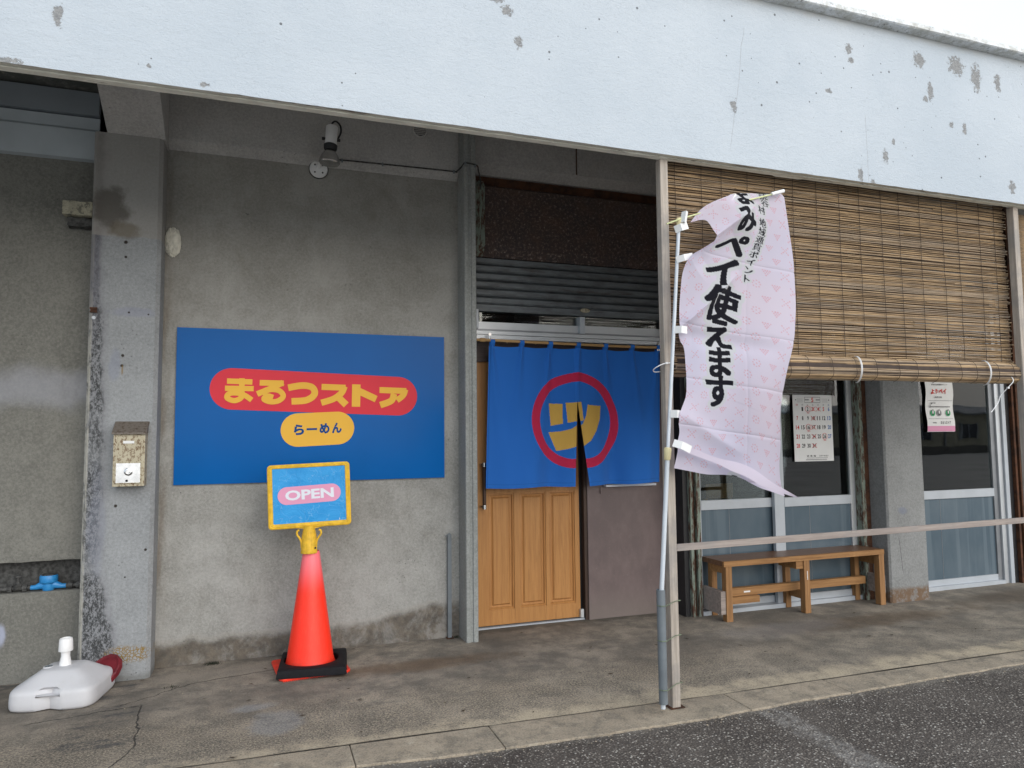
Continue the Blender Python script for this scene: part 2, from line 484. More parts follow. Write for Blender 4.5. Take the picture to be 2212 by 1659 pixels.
MAT['door'] = wood('golden_door_wood', (.48, .235, .08), (.40, .185, .06), 'Z', .42, 0, .8)
MAT['door_jamb'] = wood('dark_brown_jamb', (.07, .04, .028), (.04, .024, .018), 'Z', .5)
MAT['header'] = wood('dark_brown_header', (.075, .052, .045), (.05, .034, .03), 'X', .5)
MAT['tan_box'] = wood('tan_interior_wood', (.34, .2, .08), (.26, .15, .06), 'X', .6)
MAT['bamboo'] = wood('bamboo_rod', (.5, .32, .14), (.38, .22, .085), 'X', .45)

# reeds
g = G('sudare_reed', .6, .35)
oi = g.n('ShaderNodeObjectInfo').outputs['Random']
seg = g.n('ShaderNodeTexNoise', noise_dimensions='4D')
seg.inputs['Scale'].default_value = 1.
seg.inputs['Detail'].default_value = 4
g.put(seg.inputs['Vector'], g.sc_co((3.2, 0, 0)))
g.t.links.new(g.mul(oi, 90), seg.inputs['W'])
c = g.mix(g.step(seg.outputs['Fac'], .38, .6), (.085, .042, .022), (.42, .275, .145))
c = g.mix(g.step(g.math('FRACT', g.mul(oi, 7.3)), .4, .8, 0, .75), c, (.27, .225, .19))
c = g.mix(g.step(g.noise(20, 5, .75, stretch=(.4, 8, 8)), .48, .68, 0, .85), c, (.09, .05, .028))
c = g.mix(g.step(g.add(g.xyz('Z'), g.mul(g.noise(1.2, 3), .6)), 3.0, 2.1, 0, .35), c, (.40, .30, .18))
g.color(c)
MAT['reed'] = g.m
MAT['reed_gap_shade'] = simple('gap_shade_reed', (.1, .06, .033), .7, .3, 0, .4, 9)  # dark reed colour that puts shade into the gaps of the blind
MAT['twine'] = simple('dark_twine', (.05, .035, .028), .9)
MAT['white_plastic'] = simple('white_plastic', (.74, .74, .74), .45, .4, 0, .05, 6)
MAT['pole'] = simple('bluish_white_pole', (.52, .56, .6), .4, .4, 0, .06, 6)
MAT['cream_plastic'] = simple('cream_plastic', (.66, .58, .33), .5, .4, 0, .05, 6)
MAT['fibre_rod'] = simple('pale_green_rod', (.55, .57, .3), .5)
MAT['pvc_grey'] = simple('grey_pvc', (.14, .16, .175), .5, .4, 0, .12, 9)
MAT['tie_green'] = simple('green_wire', (.14, .18, .11), .5)
MAT['black_plastic'] = simple('black_plastic', (.018, .018, .02), .5, .4)
MAT['dark_iron'] = simple('black_iron', (.02, .019, .019), .5, .4, .3)
MAT['alum'] = simple('anodised_aluminium', (.52, .54, .56), .42, .5, .55, .06, 4)
MAT['alum_white'] = simple('white_coated_aluminium', (.42, .45, .485), .4, .5, .1, .05, 6)
MAT['alum_dark'] = simple('grey_sash_aluminium', (.24, .25, .265), .4, .5, .4, .1, 6)
MAT['silver'] = simple('polished_steel', (.62, .62, .62), .25, .5, 1., .1, 30)
g = G('brown_painted_board', .5, .35)
n = g.noise(5, 6, .7, stretch=(1, 1, .6))
c = g.mix(g.step(n, .35, .7), (.13, .098, .096), (.175, .132, .128))
c = g.mix(g.mul(g.step(g.add(g.xyz('Z'), g.mul(n, .25)), .42, .12), .55), c, (.2, .17, .15))
c = g.mix(g.step(g.noise(60, 4, .8), .63, .68, 0, .5), c, (.28, .23, .21))
g.color(c)
g.bump(n, .12, .004)
MAT['maroon'] = g.m
MAT['band_gray'] = simple('bluish_grey_board', (.38, .42, .45), .55, .35, 0, .06, 4)
MAT['band_dark'] = simple('dark_slate_board', (.2, .225, .25), .55, .35, 0, .06, 4)
g = G('rusted_shutter_box', .8, .3)
n = g.noise(45, 6, .8)
c = g.mix(g.step(g.noise(4, 5, .7), .35, .7), (.05, .04, .04), (.085, .052, .04))
c = g.mix(g.step(n, .5, .6, 0, .8), c, (.17, .125, .105))
c = g.mix(g.step(n, .6, .66, 0, .9), c, (.38, .34, .3))
g.color(c)
g.bump(n, .6, .01)
MAT['rust_box'] = g.m
g = G('rusted_brown_steel', .85, .2)
c = g.mix(g.step(g.noise(12, 5, .7), .4, .65), (.1, .045, .025), (.045, .025, .018))
g.color(c)
MAT['rust'] = g.m
g = G('grimy_shutter_slat', .5, .4, .2)
n = g.noise(12, 6, .75, stretch=(.5, 1, 2))
c = g.mix(g.step(n, .35, .7), (.15, .165, .175), (.08, .085, .088))
c = g.mix(g.step(g.noise(5, 5, .75, stretch=(.4, 1, 3), w=3.), .55, .7, 0, .8), c, (.05, .035, .028))
g.color(c)
g.bump(n, .2, .004)
MAT['slat'] = g.m
g = G('rusted_green_guide', .8, .3)
n = g.noise(34, 6, .78, stretch=(1.4, 1, .22))
c = g.mix(g.step(n, .46, .56), (.2, .24, .2), (.075, .035, .022))
c = g.mix(g.step(g.noise(30, 4, .7), .6, .7, 0, .8), c, (.35, .34, .28))
g.color(c)
g.bump(n, .5, .006)
MAT['guide'] = g.m
g = G('speckled_beige_mailbox', .55, .4, .1)
v = g.noise(55, 5, .75, stretch=(1.3, 1, .8))
c = g.mix(g.step(v, .5, .58, 0, .9), (.4, .36, .26), (.13, .075, .035))
c = g.mix(g.step(g.noise(6, 4, .7, w=2.), .5, .75, 0, .4), c, (.5, .46, .35))
g.color(c)
MAT['mailbox'] = g.m
g = G('mailbox_roof_brown', .6, .4, .1)
c = g.mix(g.step(g.noise(60, 5, .75), .5, .62), (.15, .13, .11), (.07, .045, .03))
g.color(c)
MAT['mailroof'] = g.m
# gloss sign
def gloss(name, c, rough=.14, spec=.08):
    return simple(name, c, rough, spec, 0, .04, 2)
MAT['sign_blue'] = gloss('glossy_sign_blue', (.0003, .095, .34))
MAT['sign_red'] = gloss('glossy_sign_red', (.62, .04, .06), .3)
MAT['sign_yellow'] = gloss('glossy_sign_yellow', (.74, .42, .06), .35)
MAT['sign_navy'] = gloss('glossy_sign_navy', (.006, .06, .22), .35)
g = G('printed_sky_blue', .4, .25)
n = g.noise(7, 5, .65, dist=1.)
c = g.mix(g.step(n, .35, .7), (.02, .25, .58), (.04, .31, .66))
c = g.mix(g.step(g.math('ABSOLUTE', g.sub(g.noise(9, 3, .6, w=5.), .5)), .008, .002, 0, .25), c, (.3, .5, .7))
g.color(c)
g.bump(n, .5, .01)
MAT['print_blue'] = g.m
MAT['print_pink'] = gloss('printed_pink', (.66, .3, .44), .5)
MAT['print_white'] = gloss('printed_white', (.66, .68, .74), .5)
MAT['yellow_plastic'] = simple('yellow_plastic', (.66, .40, .03), .45, .3, 0, .16, 30)
MAT['ink'] = simple('black_ink', (.02, .02, .022), .7)
MAT['ink_red'] = simple('red_ink', (.55, .04, .03), .7)
MAT['ink_blue'] = simple('blue_ink', (.03, .14, .42), .7)
MAT['ink_green'] = simple('green_ink', (.07, .35, .16), .7)
MAT['ink_grey'] = simple('grey_ink', (.25, .25, .26), .7)
MAT['paper'] = simple('white_paper', (.72, .72, .71), .7, .3, 0, .03, 5)
g = G('fluorescent_cone_vinyl', .42, .4)
t = g.step(g.xyz('Z'), .46, .71)
rib = g.noise(30, 2, .5, stretch=(6, 6, .05))
c = g.mix(t, (.95, .03, .008), (.9, .17, .2))
c = g.mix(g.step(rib, .5, .7, 0, .14), c, (.95, .12, .06))
c = g.mix(g.step(g.noise(18, 6, .8, stretch=(1, 1, .5), w=3.), .58, .72, 0, .3), c, (.5, .05, .03))
c = g.mix(g.mul(g.step(g.xyz('Z'), .12, .02), g.step(g.noise(25, 4, .7), .4, .65, .1, .5)), c, (.22, .06, .04))
g.color(c)
g.put(g.b.inputs['Emission Color'], (0, 0, 0, 1))
MAT['cone'] = g.m
MAT['rubber'] = simple('black_rubber', (.009, .009, .011), .7, .2, 0, .2, 30, .3)
g = G('white_blow_moulded_plastic', .5, .35)
n = g.noise(160, 3, .6)
c = g.mix(g.step(g.noise(4, 5, .7), .45, .8, 0, .5), (.53, .53, .55), (.43, .42, .41))
g.color(c)
g.bump(n, .12, .003)
MAT['base_plastic'] = g.m
MAT['red_plastic'] = simple('dull_red_plastic', (.13, .012, .018), .5, .3, 0, .3, 12)
g = G('blue_meter_body', .4, .5)
g.color(g.mix(g.step(g.noise(40, 4), .4, .7), (.02, .2, .48), (.035, .25, .55)))
MAT['meter'] = g.m
MAT['pipe_dirty'] = simple('grimy_black_pipe', (.06, .06, .058), .8, .3, 0, .5, 40, .4)
MAT['foam'] = simple('yellowed_foam', (.66, .64, .56), .9, .2, 0, .12, 30, .5)
def blk(g, c):
    return g.mix(g.step(g.noise(30, 5, .75), .5, .6, 0, .7), c, (.06, .06, .055))
MAT['block'] = concrete('mossy_block', (.4, .38, .29), (.28, .26, .2), blk, .6)
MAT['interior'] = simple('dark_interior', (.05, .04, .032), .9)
MAT['leaf'] = simple('dead_leaf', (.05, .035, .022), .9)
MAT['moss'] = simple('dark_moss', (.02, .024, .014), .95)

# cloth using printed colour attribute
def cloth(name, trans=.3, weave=0.15):
    g = G(name, .85, .1)
    at = g.n('ShaderNodeAttribute', attribute_name='print')
    col = at.outputs['Color']
    wv = g.noise(900, 1, .5)
    g.color(col)
    g.b.inputs['Sheen Weight'].default_value = .1
    g.bump(g.add(g.mul(wv, .4), g.mul(g.noise(14, 4, .6), 1.)), weave, .006)
    tr = g.n('ShaderNodeBsdfTranslucent')
    g.put(tr.inputs['Color'], col)
    mx = g.n('ShaderNodeMixShader')
    mx.inputs[0].default_value = trans
    g.t.links.new(g.b.outputs[0], mx.inputs[1])
    g.t.links.new(tr.outputs[0], mx.inputs[2])
    g.t.links.new(mx.outputs[0], g.t.nodes['Material Output'].inputs[0])
    return g.m
MAT['flag'] = cloth('printed_polyester', .42)
MAT['noren'] = cloth('printed_cotton', .12)
# glass
def glass(name):
    m = bpy.data.materials.new(name)
    m.use_nodes = True
    t = m.node_tree
    t.nodes.clear()
    o = t.nodes.new('ShaderNodeOutputMaterial')
    gl = t.nodes.new('ShaderNodeBsdfGlossy')
    gl.inputs['Roughness'].default_value = .015
    tp = t.nodes.new('ShaderNodeBsdfTransparent')
    tp.inputs[0].default_value = (.72, .77, .77, 1)
    fr = t.nodes.new('ShaderNodeFresnel')
    fr.inputs[0].default_value = 1.55
    ml = t.nodes.new('ShaderNodeMath')
    ml.operation = 'MULTIPLY'
    ml.inputs[1].default_value = 1.15
    mx = t.nodes.new('ShaderNodeMixShader')
    tc = t.nodes.new('ShaderNodeTexCoord')
    nz = t.nodes.new('ShaderNodeTexNoise')
    nz.inputs['Scale'].default_value = 2.2
    bp = t.nodes.new('ShaderNodeBump')
    bp.inputs['Strength'].default_value = .06
    bp.inputs['Distance'].default_value = .01
    L = t.links.new
    L(tc.outputs['Object'], nz.inputs['Vector'])
    L(nz.outputs['Fac'], bp.inputs['Height'])
    L(bp.outputs[0], gl.inputs['Normal'])
    L(fr.outputs[0], ml.inputs[0])
    L(ml.outputs[0], mx.inputs[0])
    L(tp.outputs[0], mx.inputs[1])
    L(gl.outputs[0], mx.inputs[2])
    L(mx.outputs[0], o.inputs[0])
    return m
MAT['glass'] = glass('window_glass')
g = G('frosted_film_panel', .18, .5)
n = g.noise(3, 4, .6, stretch=(1, 1, .5))
c = g.mix(g.step(n, .35, .7), (.075, .108, .135), (.105, .138, .165))
c = g.mix(g.mul(g.step(g.noise(2.2, 3, .6, stretch=(4, 1, .12), w=5.), .52, .62), .45), c, (.15, .19, .22))  # vertical reflection streaks painted into the film colour
g.color(c)
g.bump(g.noise(4, 2, .5), .05, .01)
MAT['film'] = g.m

# ------------------------------------------------------------------ object helpers
BASE = {}
def thing(name, label, cat, loc=(0, 0, 0), rz=0, group=None, kind=None):
    o = bpy.data.objects.new(name, None)
    o.empty_display_size = .1
    COL.objects.link(o)
    o.location = loc
    o.rotation_euler = (0, 0, rz)
    if label: o['label'] = label
    if cat: o['category'] = cat
    if group: o['group'] = group
    if kind: o['kind'] = kind
    BASE[o.name] = Matrix.Translation(Vector(loc)) @ Matrix.Rotation(rz, 4, 'Z')
    return o
def obj(name, bm, mat, parent=None, local=False, smooth=False, bevel=0, label=None, seg=2):
    """one mesh object; bm is in world coordinates unless local"""
    if bevel:
        es = [e for e in bm.edges if len(e.link_faces) == 2 and e.calc_face_angle(0) > .6]
        if es:
            bmesh.ops.bevel(bm, geom=es, offset=bevel, segments=seg, affect='EDGES', profile=.5, clamp_overlap=True)
    me = bpy.data.meshes.new(name)
    if parent is not None and not local:
        bm.transform(BASE[parent.name].inverted())
    bm.to_mesh(me)
    bm.free()
    me.materials.append(MAT[mat] if isinstance(mat, str) else mat)
    if smooth:
        me.polygons.foreach_set('use_smooth', [True]*len(me.polygons))
        try:
            me.set_sharp_from_angle(angle=rad(40))
        except Exception:
            pass
    o = bpy.data.objects.new(name, me)
    COL.objects.link(o)
    if parent is not None:
        o.parent = parent
        BASE[o.name] = BASE[parent.name]
    else:
        BASE[o.name] = Matrix.Identity(4)
    if label: o['label'] = label
    return o
def tag(o, label, cat, group=None, kind=None):
    if label: o['label'] = label
    if cat: o['category'] = cat
    if group: o['group'] = group
    if kind: o['kind'] = kind
    return o
def box(bm, x0, x1, y0, y1, z0, z1):
    v = [bm.verts.new(p) for p in ((x0, y0, z0), (x1, y0, z0), (x1, y1, z0), (x0, y1, z0), (x0, y0, z1), (x1, y0, z1), (x1, y1, z1), (x0, y1, z1))]
    for f in ((3, 2, 1, 0), (4, 5, 6, 7), (0, 1, 5, 4), (1, 2, 6, 5), (2, 3, 7, 6), (3, 0, 4, 7)):
        bm.faces.new([v[i] for i in f])
    return bm
def bx(*a): return box(bmesh.new(), *a)
def prism(bm, pts, axis, a, b):
    """extrude a 2D polygon along axis between a and b"""
    def P(p, t):
        return {'X': (t, p[0], p[1]), 'Y': (p[0], t, p[1]), 'Z': (p[0], p[1], t)}[axis]
    A = [bm.verts.new(P(p, a)) for p in pts]
    B = [bm.verts.new(P(p, b)) for p in pts]
    n = len(pts)
    bm.faces.new(A)
    bm.faces.new(B[::-1])
    for i in range(n):
        bm.faces.new((A[i], B[i], B[(i+1) % n], A[(i+1) % n]))
    bmesh.ops.recalc_face_normals(bm, faces=bm.faces)
    return bm
def catmull(pts, k=6):
    P = [Vector(p) for p in pts]
    out = []
    for i in range(len(P)-1):
        a, b, c, d = P[max(i-1, 0)], P[i], P[i+1], P[min(i+2, len(P)-1)]
        for j in range(k):
            t = j/k
            out.append(.5*((2*b)+(c-a)*t+(2*a-5*b+4*c-d)*t*t+(-a+3*b-3*c+d)*t**3))
    out.append(P[-1])
    return out
def tube(bm, pts, r, n=8, cap=True):
    P = [Vector(p) for p in pts]
    R = r if isinstance(r, (list, tuple)) else [r]*len(P)
    rings = []
    ref = None
    for i, p in enumerate(P):
        d = (P[min(i+1, len(P)-1)]-P[max(i-1, 0)]).normalized()
        if ref is None:
            ref = Vector((0, 0, 1)) if abs(d.z) < .9 else Vector((1, 0, 0))
        u = d.cross(ref)
        if u.length < 1e-4:
            u = d.cross(Vector((0, 1, 0)))
        u.normalize()
        v = u.cross(d).normalized()
        ref = v
        rings.append([bm.verts.new(p+(u*math.cos(2*math.pi*k/n)+v*math.sin(2*math.pi*k/n))*R[i]) for k in range(n)])
    for a, b in zip(rings, rings[1:]):
        for k in range(n):
            bm.faces.new((a[k], a[(k+1) % n], b[(k+1) % n], b[k]))
    if cap:
        bm.faces.new(rings[0][::-1])
        bm.faces.new(rings[-1])
    bmesh.ops.recalc_face_normals(bm, faces=bm.faces)
    return bm
def lathe(bm, prof, M=None, n=28, cap=True):
    """prof: list of (radius, height) about local Z, placed with matrix M"""
    M = M or Matrix.Identity(4)
    rings = []
    for r, h in prof:
        rings.append([bm.verts.new(M @ Vector((r*math.cos(2*math.pi*k/n), r*math.sin(2*math.pi*k/n), h))) for k in range(n)])
    for a, b in zip(rings, rings[1:]):
        for k in range(n):
            bm.faces.new((a[k], a[(k+1) % n], b[(k+1) % n], b[k]))
    if cap:
        bm.faces.new(rings[0][::-1])
        bm.faces.new(rings[-1])
    bmesh.ops.recalc_face_normals(bm, faces=bm.faces)
    return bm
def axisM(p, d):
    return Matrix.Translation(Vector(p)) @ Vector(d).normalized().to_track_quat('Z', 'Y').to_matrix().to_4x4()
def ribbon(bm, pts, w, y, smooth=True, dy=0):
    """flat stroke of width w in an XZ plane at depth y"""
    P = [(p[0], p[1]) for p in pts]
    if smooth and len(P) > 2:
        P = [(v.x, v.z) for v in catmull([(p[0], 0, p[1]) for p in P], 6)]
    n = len(P)
    L, R = [], []
    for i in range(n):
        a, b = P[max(i-1, 0)], P[min(i+1, n-1)]
        dx, dz = b[0]-a[0], b[1]-a[1]
        l = math.hypot(dx, dz) or 1
        nx, nz = -dz/l*w/2, dx/l*w/2
        yy = y-.00001*i
        L.append(bm.verts.new((P[i][0]+nx, yy, P[i][1]+nz)))
        R.append(bm.verts.new((P[i][0]-nx, yy, P[i][1]-nz)))
    for i in range(n-1):
        bm.faces.new((L[i], R[i], R[i+1], L[i+1]))
    return bm
def rrect(cx, cz, hw, hh, r, n=8, tilt=0.):
    out = []
    for sx, sz, a0 in ((1, 1, 0), (-1, 1, 90), (-1, -1, 180), (1, -1, 270)):
        for k in range(n+1):
            a = rad(a0+90*k/n)
            out.append((sx*(hw-r)+r*math.cos(a), sz*(hh-r)+r*math.sin(a)))
    c, s = math.cos(tilt), math.sin(tilt)
    return [(cx+x*c-z*s, cz+x*s+z*c) for x, z in out]
def text_geo(body, size=1., offset=0., res=3):
    c = bpy.data.curves.new('t', 'FONT')
    c.body = body
    c.size = size
    c.resolution_u = res
    c.offset = offset
    c.fill_mode = 'BOTH'
    o = bpy.data.objects.new('t', c)
    COL.objects.link(o)
    bpy.context.view_layer.update()
    m = o.evaluated_get(bpy.context.evaluated_depsgraph_get()).to_mesh()
    V = np.array([v.co[:] for v in m.vertices], float).reshape(-1, 3)
    F = [tuple(p.vertices) for p in m.polygons]
    o.evaluated_get(bpy.context.evaluated_depsgraph_get()).to_mesh_clear()
    bpy.data.objects.remove(o)
    bpy.data.curves.remove(c)
    return V, F
def text_xz(bm, body, cx, cz, w, h, y, offset=0., rot=0., M=None, size=1.):
    """text fitted into a w x h box centred at (cx, cz) on plane y, facing -Y"""
    V, F = text_geo(body, 1., offset)
    if not len(V):
        return bm
    lo, hi = V.min(0), V.max(0)
    W, H = hi[0]-lo[0], hi[1]-lo[1]
    sx = w/W if w else (h/H)
    sz = h/H if h else sx
    c, s = math.cos(rot), math.sin(rot)
    vs = []
    for v in V:
        x, z = (v[0]-(lo[0]+hi[0])/2)*sx, (v[1]-(lo[1]+hi[1])/2)*sz
        p = Vector((cx+x*c-z*s, y, cz+x*s+z*c))
        vs.append(bm.verts.new(M @ p if M else p))
    for f in F:
        try:
            bm.faces.new([vs[i] for i in f])
        except ValueError:
            pass
    return bm
def raster_text(mask, body, cu, cv, size, cell, rot=0., sx=1., vertical=False):
    """paint a glyph into a boolean grid; cu, cv in metres from the top-left"""
    V, F = text_geo(body, 1.)
    if not len(V):
        return
    lo, hi = V.min(0), V.max(0)
    X = (V[:, 0]-(lo[0]+hi[0])/2)*size*sx
    Yv = -(V[:, 1]-(lo[1]+hi[1])/2)*size
    c, s = math.cos(rot), math.sin(rot)
    U = (cu+X*c-Yv*s)/cell
    Vv = (cv+X*s+Yv*c)/cell
    H, Wd = mask.shape
    for f in F:
        for k in range(1, len(f)-1):
            t = (f[0], f[k], f[k+1])
            ux, vy = U[list(t)], Vv[list(t)]
            a0, a1 = max(0, int(ux.min())), min(Wd-1, int(ux.max())+1)
            b0, b1 = max(0, int(vy.min())), min(H-1, int(vy.max())+1)
            if a1 < a0 or b1 < b0:
                continue
            gx, gy = np.meshgrid(np.arange(a0, a1+1)+.0, np.arange(b0, b1+1)+.0)
            d = (ux[1]-ux[0])*(vy[2]-vy[0])-(ux[2]-ux[0])*(vy[1]-vy[0])
            if abs(d) < 1e-9:
                continue
            w1 = ((gx-ux[0])*(vy[2]-vy[0])-(ux[2]-ux[0])*(gy-vy[0]))/d
            w2 = ((ux[1]-ux[0])*(gy-vy[0])-(gx-ux[0])*(vy[1]-vy[0]))/d
            mask[b0:b1+1, a0:a1+1] |= (w1 >= -.02) & (w2 >= -.02) & (w1+w2 <= 1.02)
def dilate(m, r):
    out = m.copy()
    R = int(math.ceil(r))
    for dy in range(-R, R+1):
        for dx in range(-R, R+1):
            if dx*dx+dy*dy <= r*r+.2:
                s = np.zeros_like(m)
                ys, xs = slice(max(dy, 0), m.shape[0]+min(dy, 0)), slice(max(dx, 0), m.shape[1]+min(dx, 0))
                yo, xo = slice(max(-dy, 0), m.shape[0]+min(-dy, 0)), slice(max(-dx, 0), m.shape[1]+min(-dx, 0))
                s[ys, xs] = m[yo, xo]
                out |= s
    return out
def dilate_sq(m, r):
    out = m.copy()
    for ax in (0, 1):
        src = out.copy()
        for k in range(1, r+1):
            for sg_ in (1, -1):
                q = np.roll(src, k*sg_, ax)
                if ax == 0:
                    q[:k] if sg_ > 0 else q[-k:]
                out |= q
    return out
def grid_mesh(name, P, colors, mat, parent, keep=None):
    """P: (H, W, 3) array of world points; colors (H, W, 3)"""
    H, Wd = P.shape[:2]
    inv = np.array(BASE[parent.name].inverted())
    V = P.reshape(-1, 3) @ inv[:3, :3].T + inv[:3, 3]
    i = np.arange(H*Wd).reshape(H, Wd)
    F = np.stack([i[:-1, :-1], i[1:, :-1], i[1:, 1:], i[:-1, 1:]], -1)
    if keep is not None:
        F = F[keep[:-1, :-1]]
    F = F.reshape(-1, 4)
    me = bpy.data.meshes.new(name)
    me.vertices.add(len(V))
    me.vertices.foreach_set('co', V.ravel())
    me.loops.add(F.size)
    me.loops.foreach_set('vertex_index', F.ravel())
    me.polygons.add(len(F))
    me.polygons.foreach_set('loop_start', np.arange(0, F.size, 4))
    me.polygons.foreach_set('use_smooth', np.ones(len(F), bool))
    me.update(calc_edges=True)
    at = me.color_attributes.new('print', 'FLOAT_COLOR', 'POINT')
    at.data.foreach_set('color', np.concatenate([colors.reshape(-1, 3), np.ones((H*Wd, 1))], 1).ravel().astype(np.float32))
    me.materials.append(MAT[mat])
    o = bpy.data.objects.new(name, me)
    COL.objects.link(o)
    o.parent = parent
    BASE[o.name] = BASE[parent.name]
    return o

# ================================================================== GROUND
# pavement slab as a finely wavy sheet
def sheet(x0, x1, y0, y1, nx, ny, zf):
    bm = bmesh.new()
    g_ = [[bm.verts.new((x0+(x1-x0)*i/nx, y0+(y1-y0)*j/ny, zf(x0+(x1-x0)*i/nx, y0+(y1-y0)*j/ny))) for i in range(nx+1)] for j in range(ny+1)]
    for j in range(ny):
        for i in range(nx):
            bm.faces.new((g_[j][i], g_[j][i+1], g_[j+1][i+1], g_[j+1][i]))
    return bm
from mathutils import noise as mn
def jy(x):
    return max(-1.592-.0335*x, -1.65-.0135*x)
def fy(x):
    return float(np.interp(x, [-6, .3, .87, 1.4, 2.1, 2.7, 3.3, 4.4, 5.2, 12], [-1.72, -1.78, -1.845, -1.91, -1.938, -1.95, -1.925, -1.912, -1.90, -1.98]))
_bm = sheet(-6, 12, -1.0, 0, 240, 36, lambda x, y: 0)
for v in _bm.verts:
    x, t = v.co.x, -v.co.y
    y = .6+(jy(x)+.0015-.6)*t
    v.co.y = y
    v.co.z = .004*mn.noise((x*2.2, y*2.2, 0))
pv = obj('pavement', _bm, 'pavement', smooth=True)
tag(pv, None, None, kind='structure')
rd = obj('road', sheet(-60, 90, -90, -1.72, 2, 2, lambda x, y: -.012), 'asphalt')
tag(rd, None, None, kind='structure')
lot = obj('bounce_parking_lot', sheet(-60, 90, -90, -5.2, 2, 2, lambda x, y: -.006), 'lot')  # out of view; near edge and paleness set for bounce under the canopy
tag(lot, None, None, kind='structure')
gb = obj('ground', bx(-6, 12, -2.3, .6, -.3, -.03), 'wall_left')
tag(gb, None, None, kind='structure')
kb = thing('kerb', None, None, (0, -1.82, 0), kind='structure')
joints = [-6, -.42, .945, 1.63, 3.0, 3.69, 5.75, 8.5, 12]
for a, b in zip(joints, joints[1:]):
    bm = bx(a+.002, b-.002, -1.955+random.uniform(-.004, .004), -1.6935, -.08, .001+random.uniform(-.0015, .0015))
    bmesh.ops.subdivide_edges(bm, edges=[e for e in bm.edges if abs((e.verts[0].co-e.verts[1].co).x) > .1], cuts=48, use_grid_fill=True)
    for v in bm.verts:
        if v.co.y > -1.8:
            v.co.y = jy(v.co.x)-.0015+.002*mn.noise((v.co.x*12, 1, 0))
        else:
            v.co.y = fy(v.co.x)
            v.co.y += .010*mn.noise((v.co.x*5, 0, 0))+.006*mn.noise((v.co.x*23, 0, 4))
            v.co.z += .003*mn.noise((v.co.x*9, 3, 0))-.002
        if abs(v.co.x-a) < .05 or abs(v.co.x-b) < .05:
            v.co.x += .003*mn.noise(v.co*15)
    obj('kerb_stone', bm, 'kerb', kb, bevel=.004)

# ================================================================== BUILDING
B_ = thing('market_building', 'grey concrete shop building with a tall white painted fascia', 'building', (0, 0, 0))
def bpart(name, bm, mat, **k): return obj(name, bm, mat, B_, **k)
# sign bay wall with gentle trowel waves
bm = sheet(-.1, 1.94, 0, 3.41, 60, 100, lambda x, y: 0)
for v in bm.verts:
    x, z = v.co.x, v.co.y
    v.co = Vector((x, -.004*mn.noise((x*2, z*2, 1)), z))
bpart('wall', bm, 'wall', smooth=True)
bpart('wall_core', bx(-.1, 1.94, .01, .2, 0, 3.9), 'wall')
bpart('lintel', prism(bmesh.new(), [(.005, 3.405), (-.045, 3.46), (-.05, 3.475), (-.05, 3.9), (.005, 3.9)], 'X', -.085, 1.93), 'lintel')
# left wall with meter niche
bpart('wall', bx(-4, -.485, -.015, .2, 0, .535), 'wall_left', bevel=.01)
pts = [(-4, 3.27)]
x = -4
lowp = []
while x < -.485:
    lowp.append((x, .72+.006*mn.noise((x*9, 3, 0))+.004*mn.noise((x*25, 3, 0))))
    x += .04
lowp.append((-.485, .724))
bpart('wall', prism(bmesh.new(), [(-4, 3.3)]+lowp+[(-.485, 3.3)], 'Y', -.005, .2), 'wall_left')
bpart('niche', bx(-4, -.485, .1, .25, .5, .74), 'pipe_dirty')
bpart('panel', prism(bmesh.new(), [(0, 3.262), (-.05, 3.268), (-.05, 3.455), (-.03, 3.475), (-.03, 3.55), (0, 3.55)], 'X', -4, -.487), 'band_gray', label='bluish grey board above the left wall')
bpart('panel', prism(bmesh.new(), [(0, 3.56), (-.06, 3.56), (-.06, 3.71), (0, 3.73)], 'X', -4, -.487), 'band_dark', label='dark slate board under the left soffit')
bpart('soffit_beam', prism(bmesh.new(), [(0, 3.715), (-.5, 3.80), (-.5, 3.9), (0, 3.9)], 'X', -4, -.487), 'soffit_stained')
# pillars
bm = prism(bmesh.new(), [(-.487, .02), (-.482, -.188), (-.468, -.2), (-.112, -.2), (-.088, -.178), (-.085, .02)], 'Z', 0, 3.402)
bpart('pillar', bm, 'column', label='grey painted pillar with black mildew and a beige mailbox')
bpart('haunch', prism(bmesh.new(), [(.0, 3.402), (-.2, 3.402), (-1.25, 3.88), (0, 3.88)], 'X', -.412, -.077), 'lintel')
bpart('pillar', prism(bmesh.new(), [(5.655, .1), (5.655, -.365), (5.67, -.38), (6.085, -.38), (6.1, -.365), (6.1, .1)], 'Z', 0, 3.9), 'column_right', label='grey pillar with rusty foot between the two shop windows')
pl = [(1.932, .02), (1.932, -.178), (1.936, -.19), (1.962, -.19), (1.967, -.179), (1.984, -.179), (1.989, -.19), (2.018, -.19), (2.024, -.182), (2.024, .25), (1.932, .25)]
bpart('pilaster', prism(bmesh.new(), pl, 'Z', 0, 3.9), 'pilaster')
bpart('ceiling', bx(-4, 12, -1.776, .3, 3.88, 4.0), 'soffit')
bpart('roof', bx(-6, 14, -1.7, 8, 4.0, 4.03), 'soffit')
# body behind
bpart('side_wall', bx(-6, -5.9, 0, 8, 0, 4), 'wall_left')
bpart('side_wall', bx(13.9, 14, 0, 8, 0, 4), 'wall_left')
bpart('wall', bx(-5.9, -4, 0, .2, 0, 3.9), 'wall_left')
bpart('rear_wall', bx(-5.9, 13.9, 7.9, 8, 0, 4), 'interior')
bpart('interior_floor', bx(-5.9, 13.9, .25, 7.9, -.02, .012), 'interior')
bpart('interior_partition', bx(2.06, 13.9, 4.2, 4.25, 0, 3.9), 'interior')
bpart('interior_partition', bx(3.9, 3.95, .25, 4.2, 0, 3.9), 'interior')
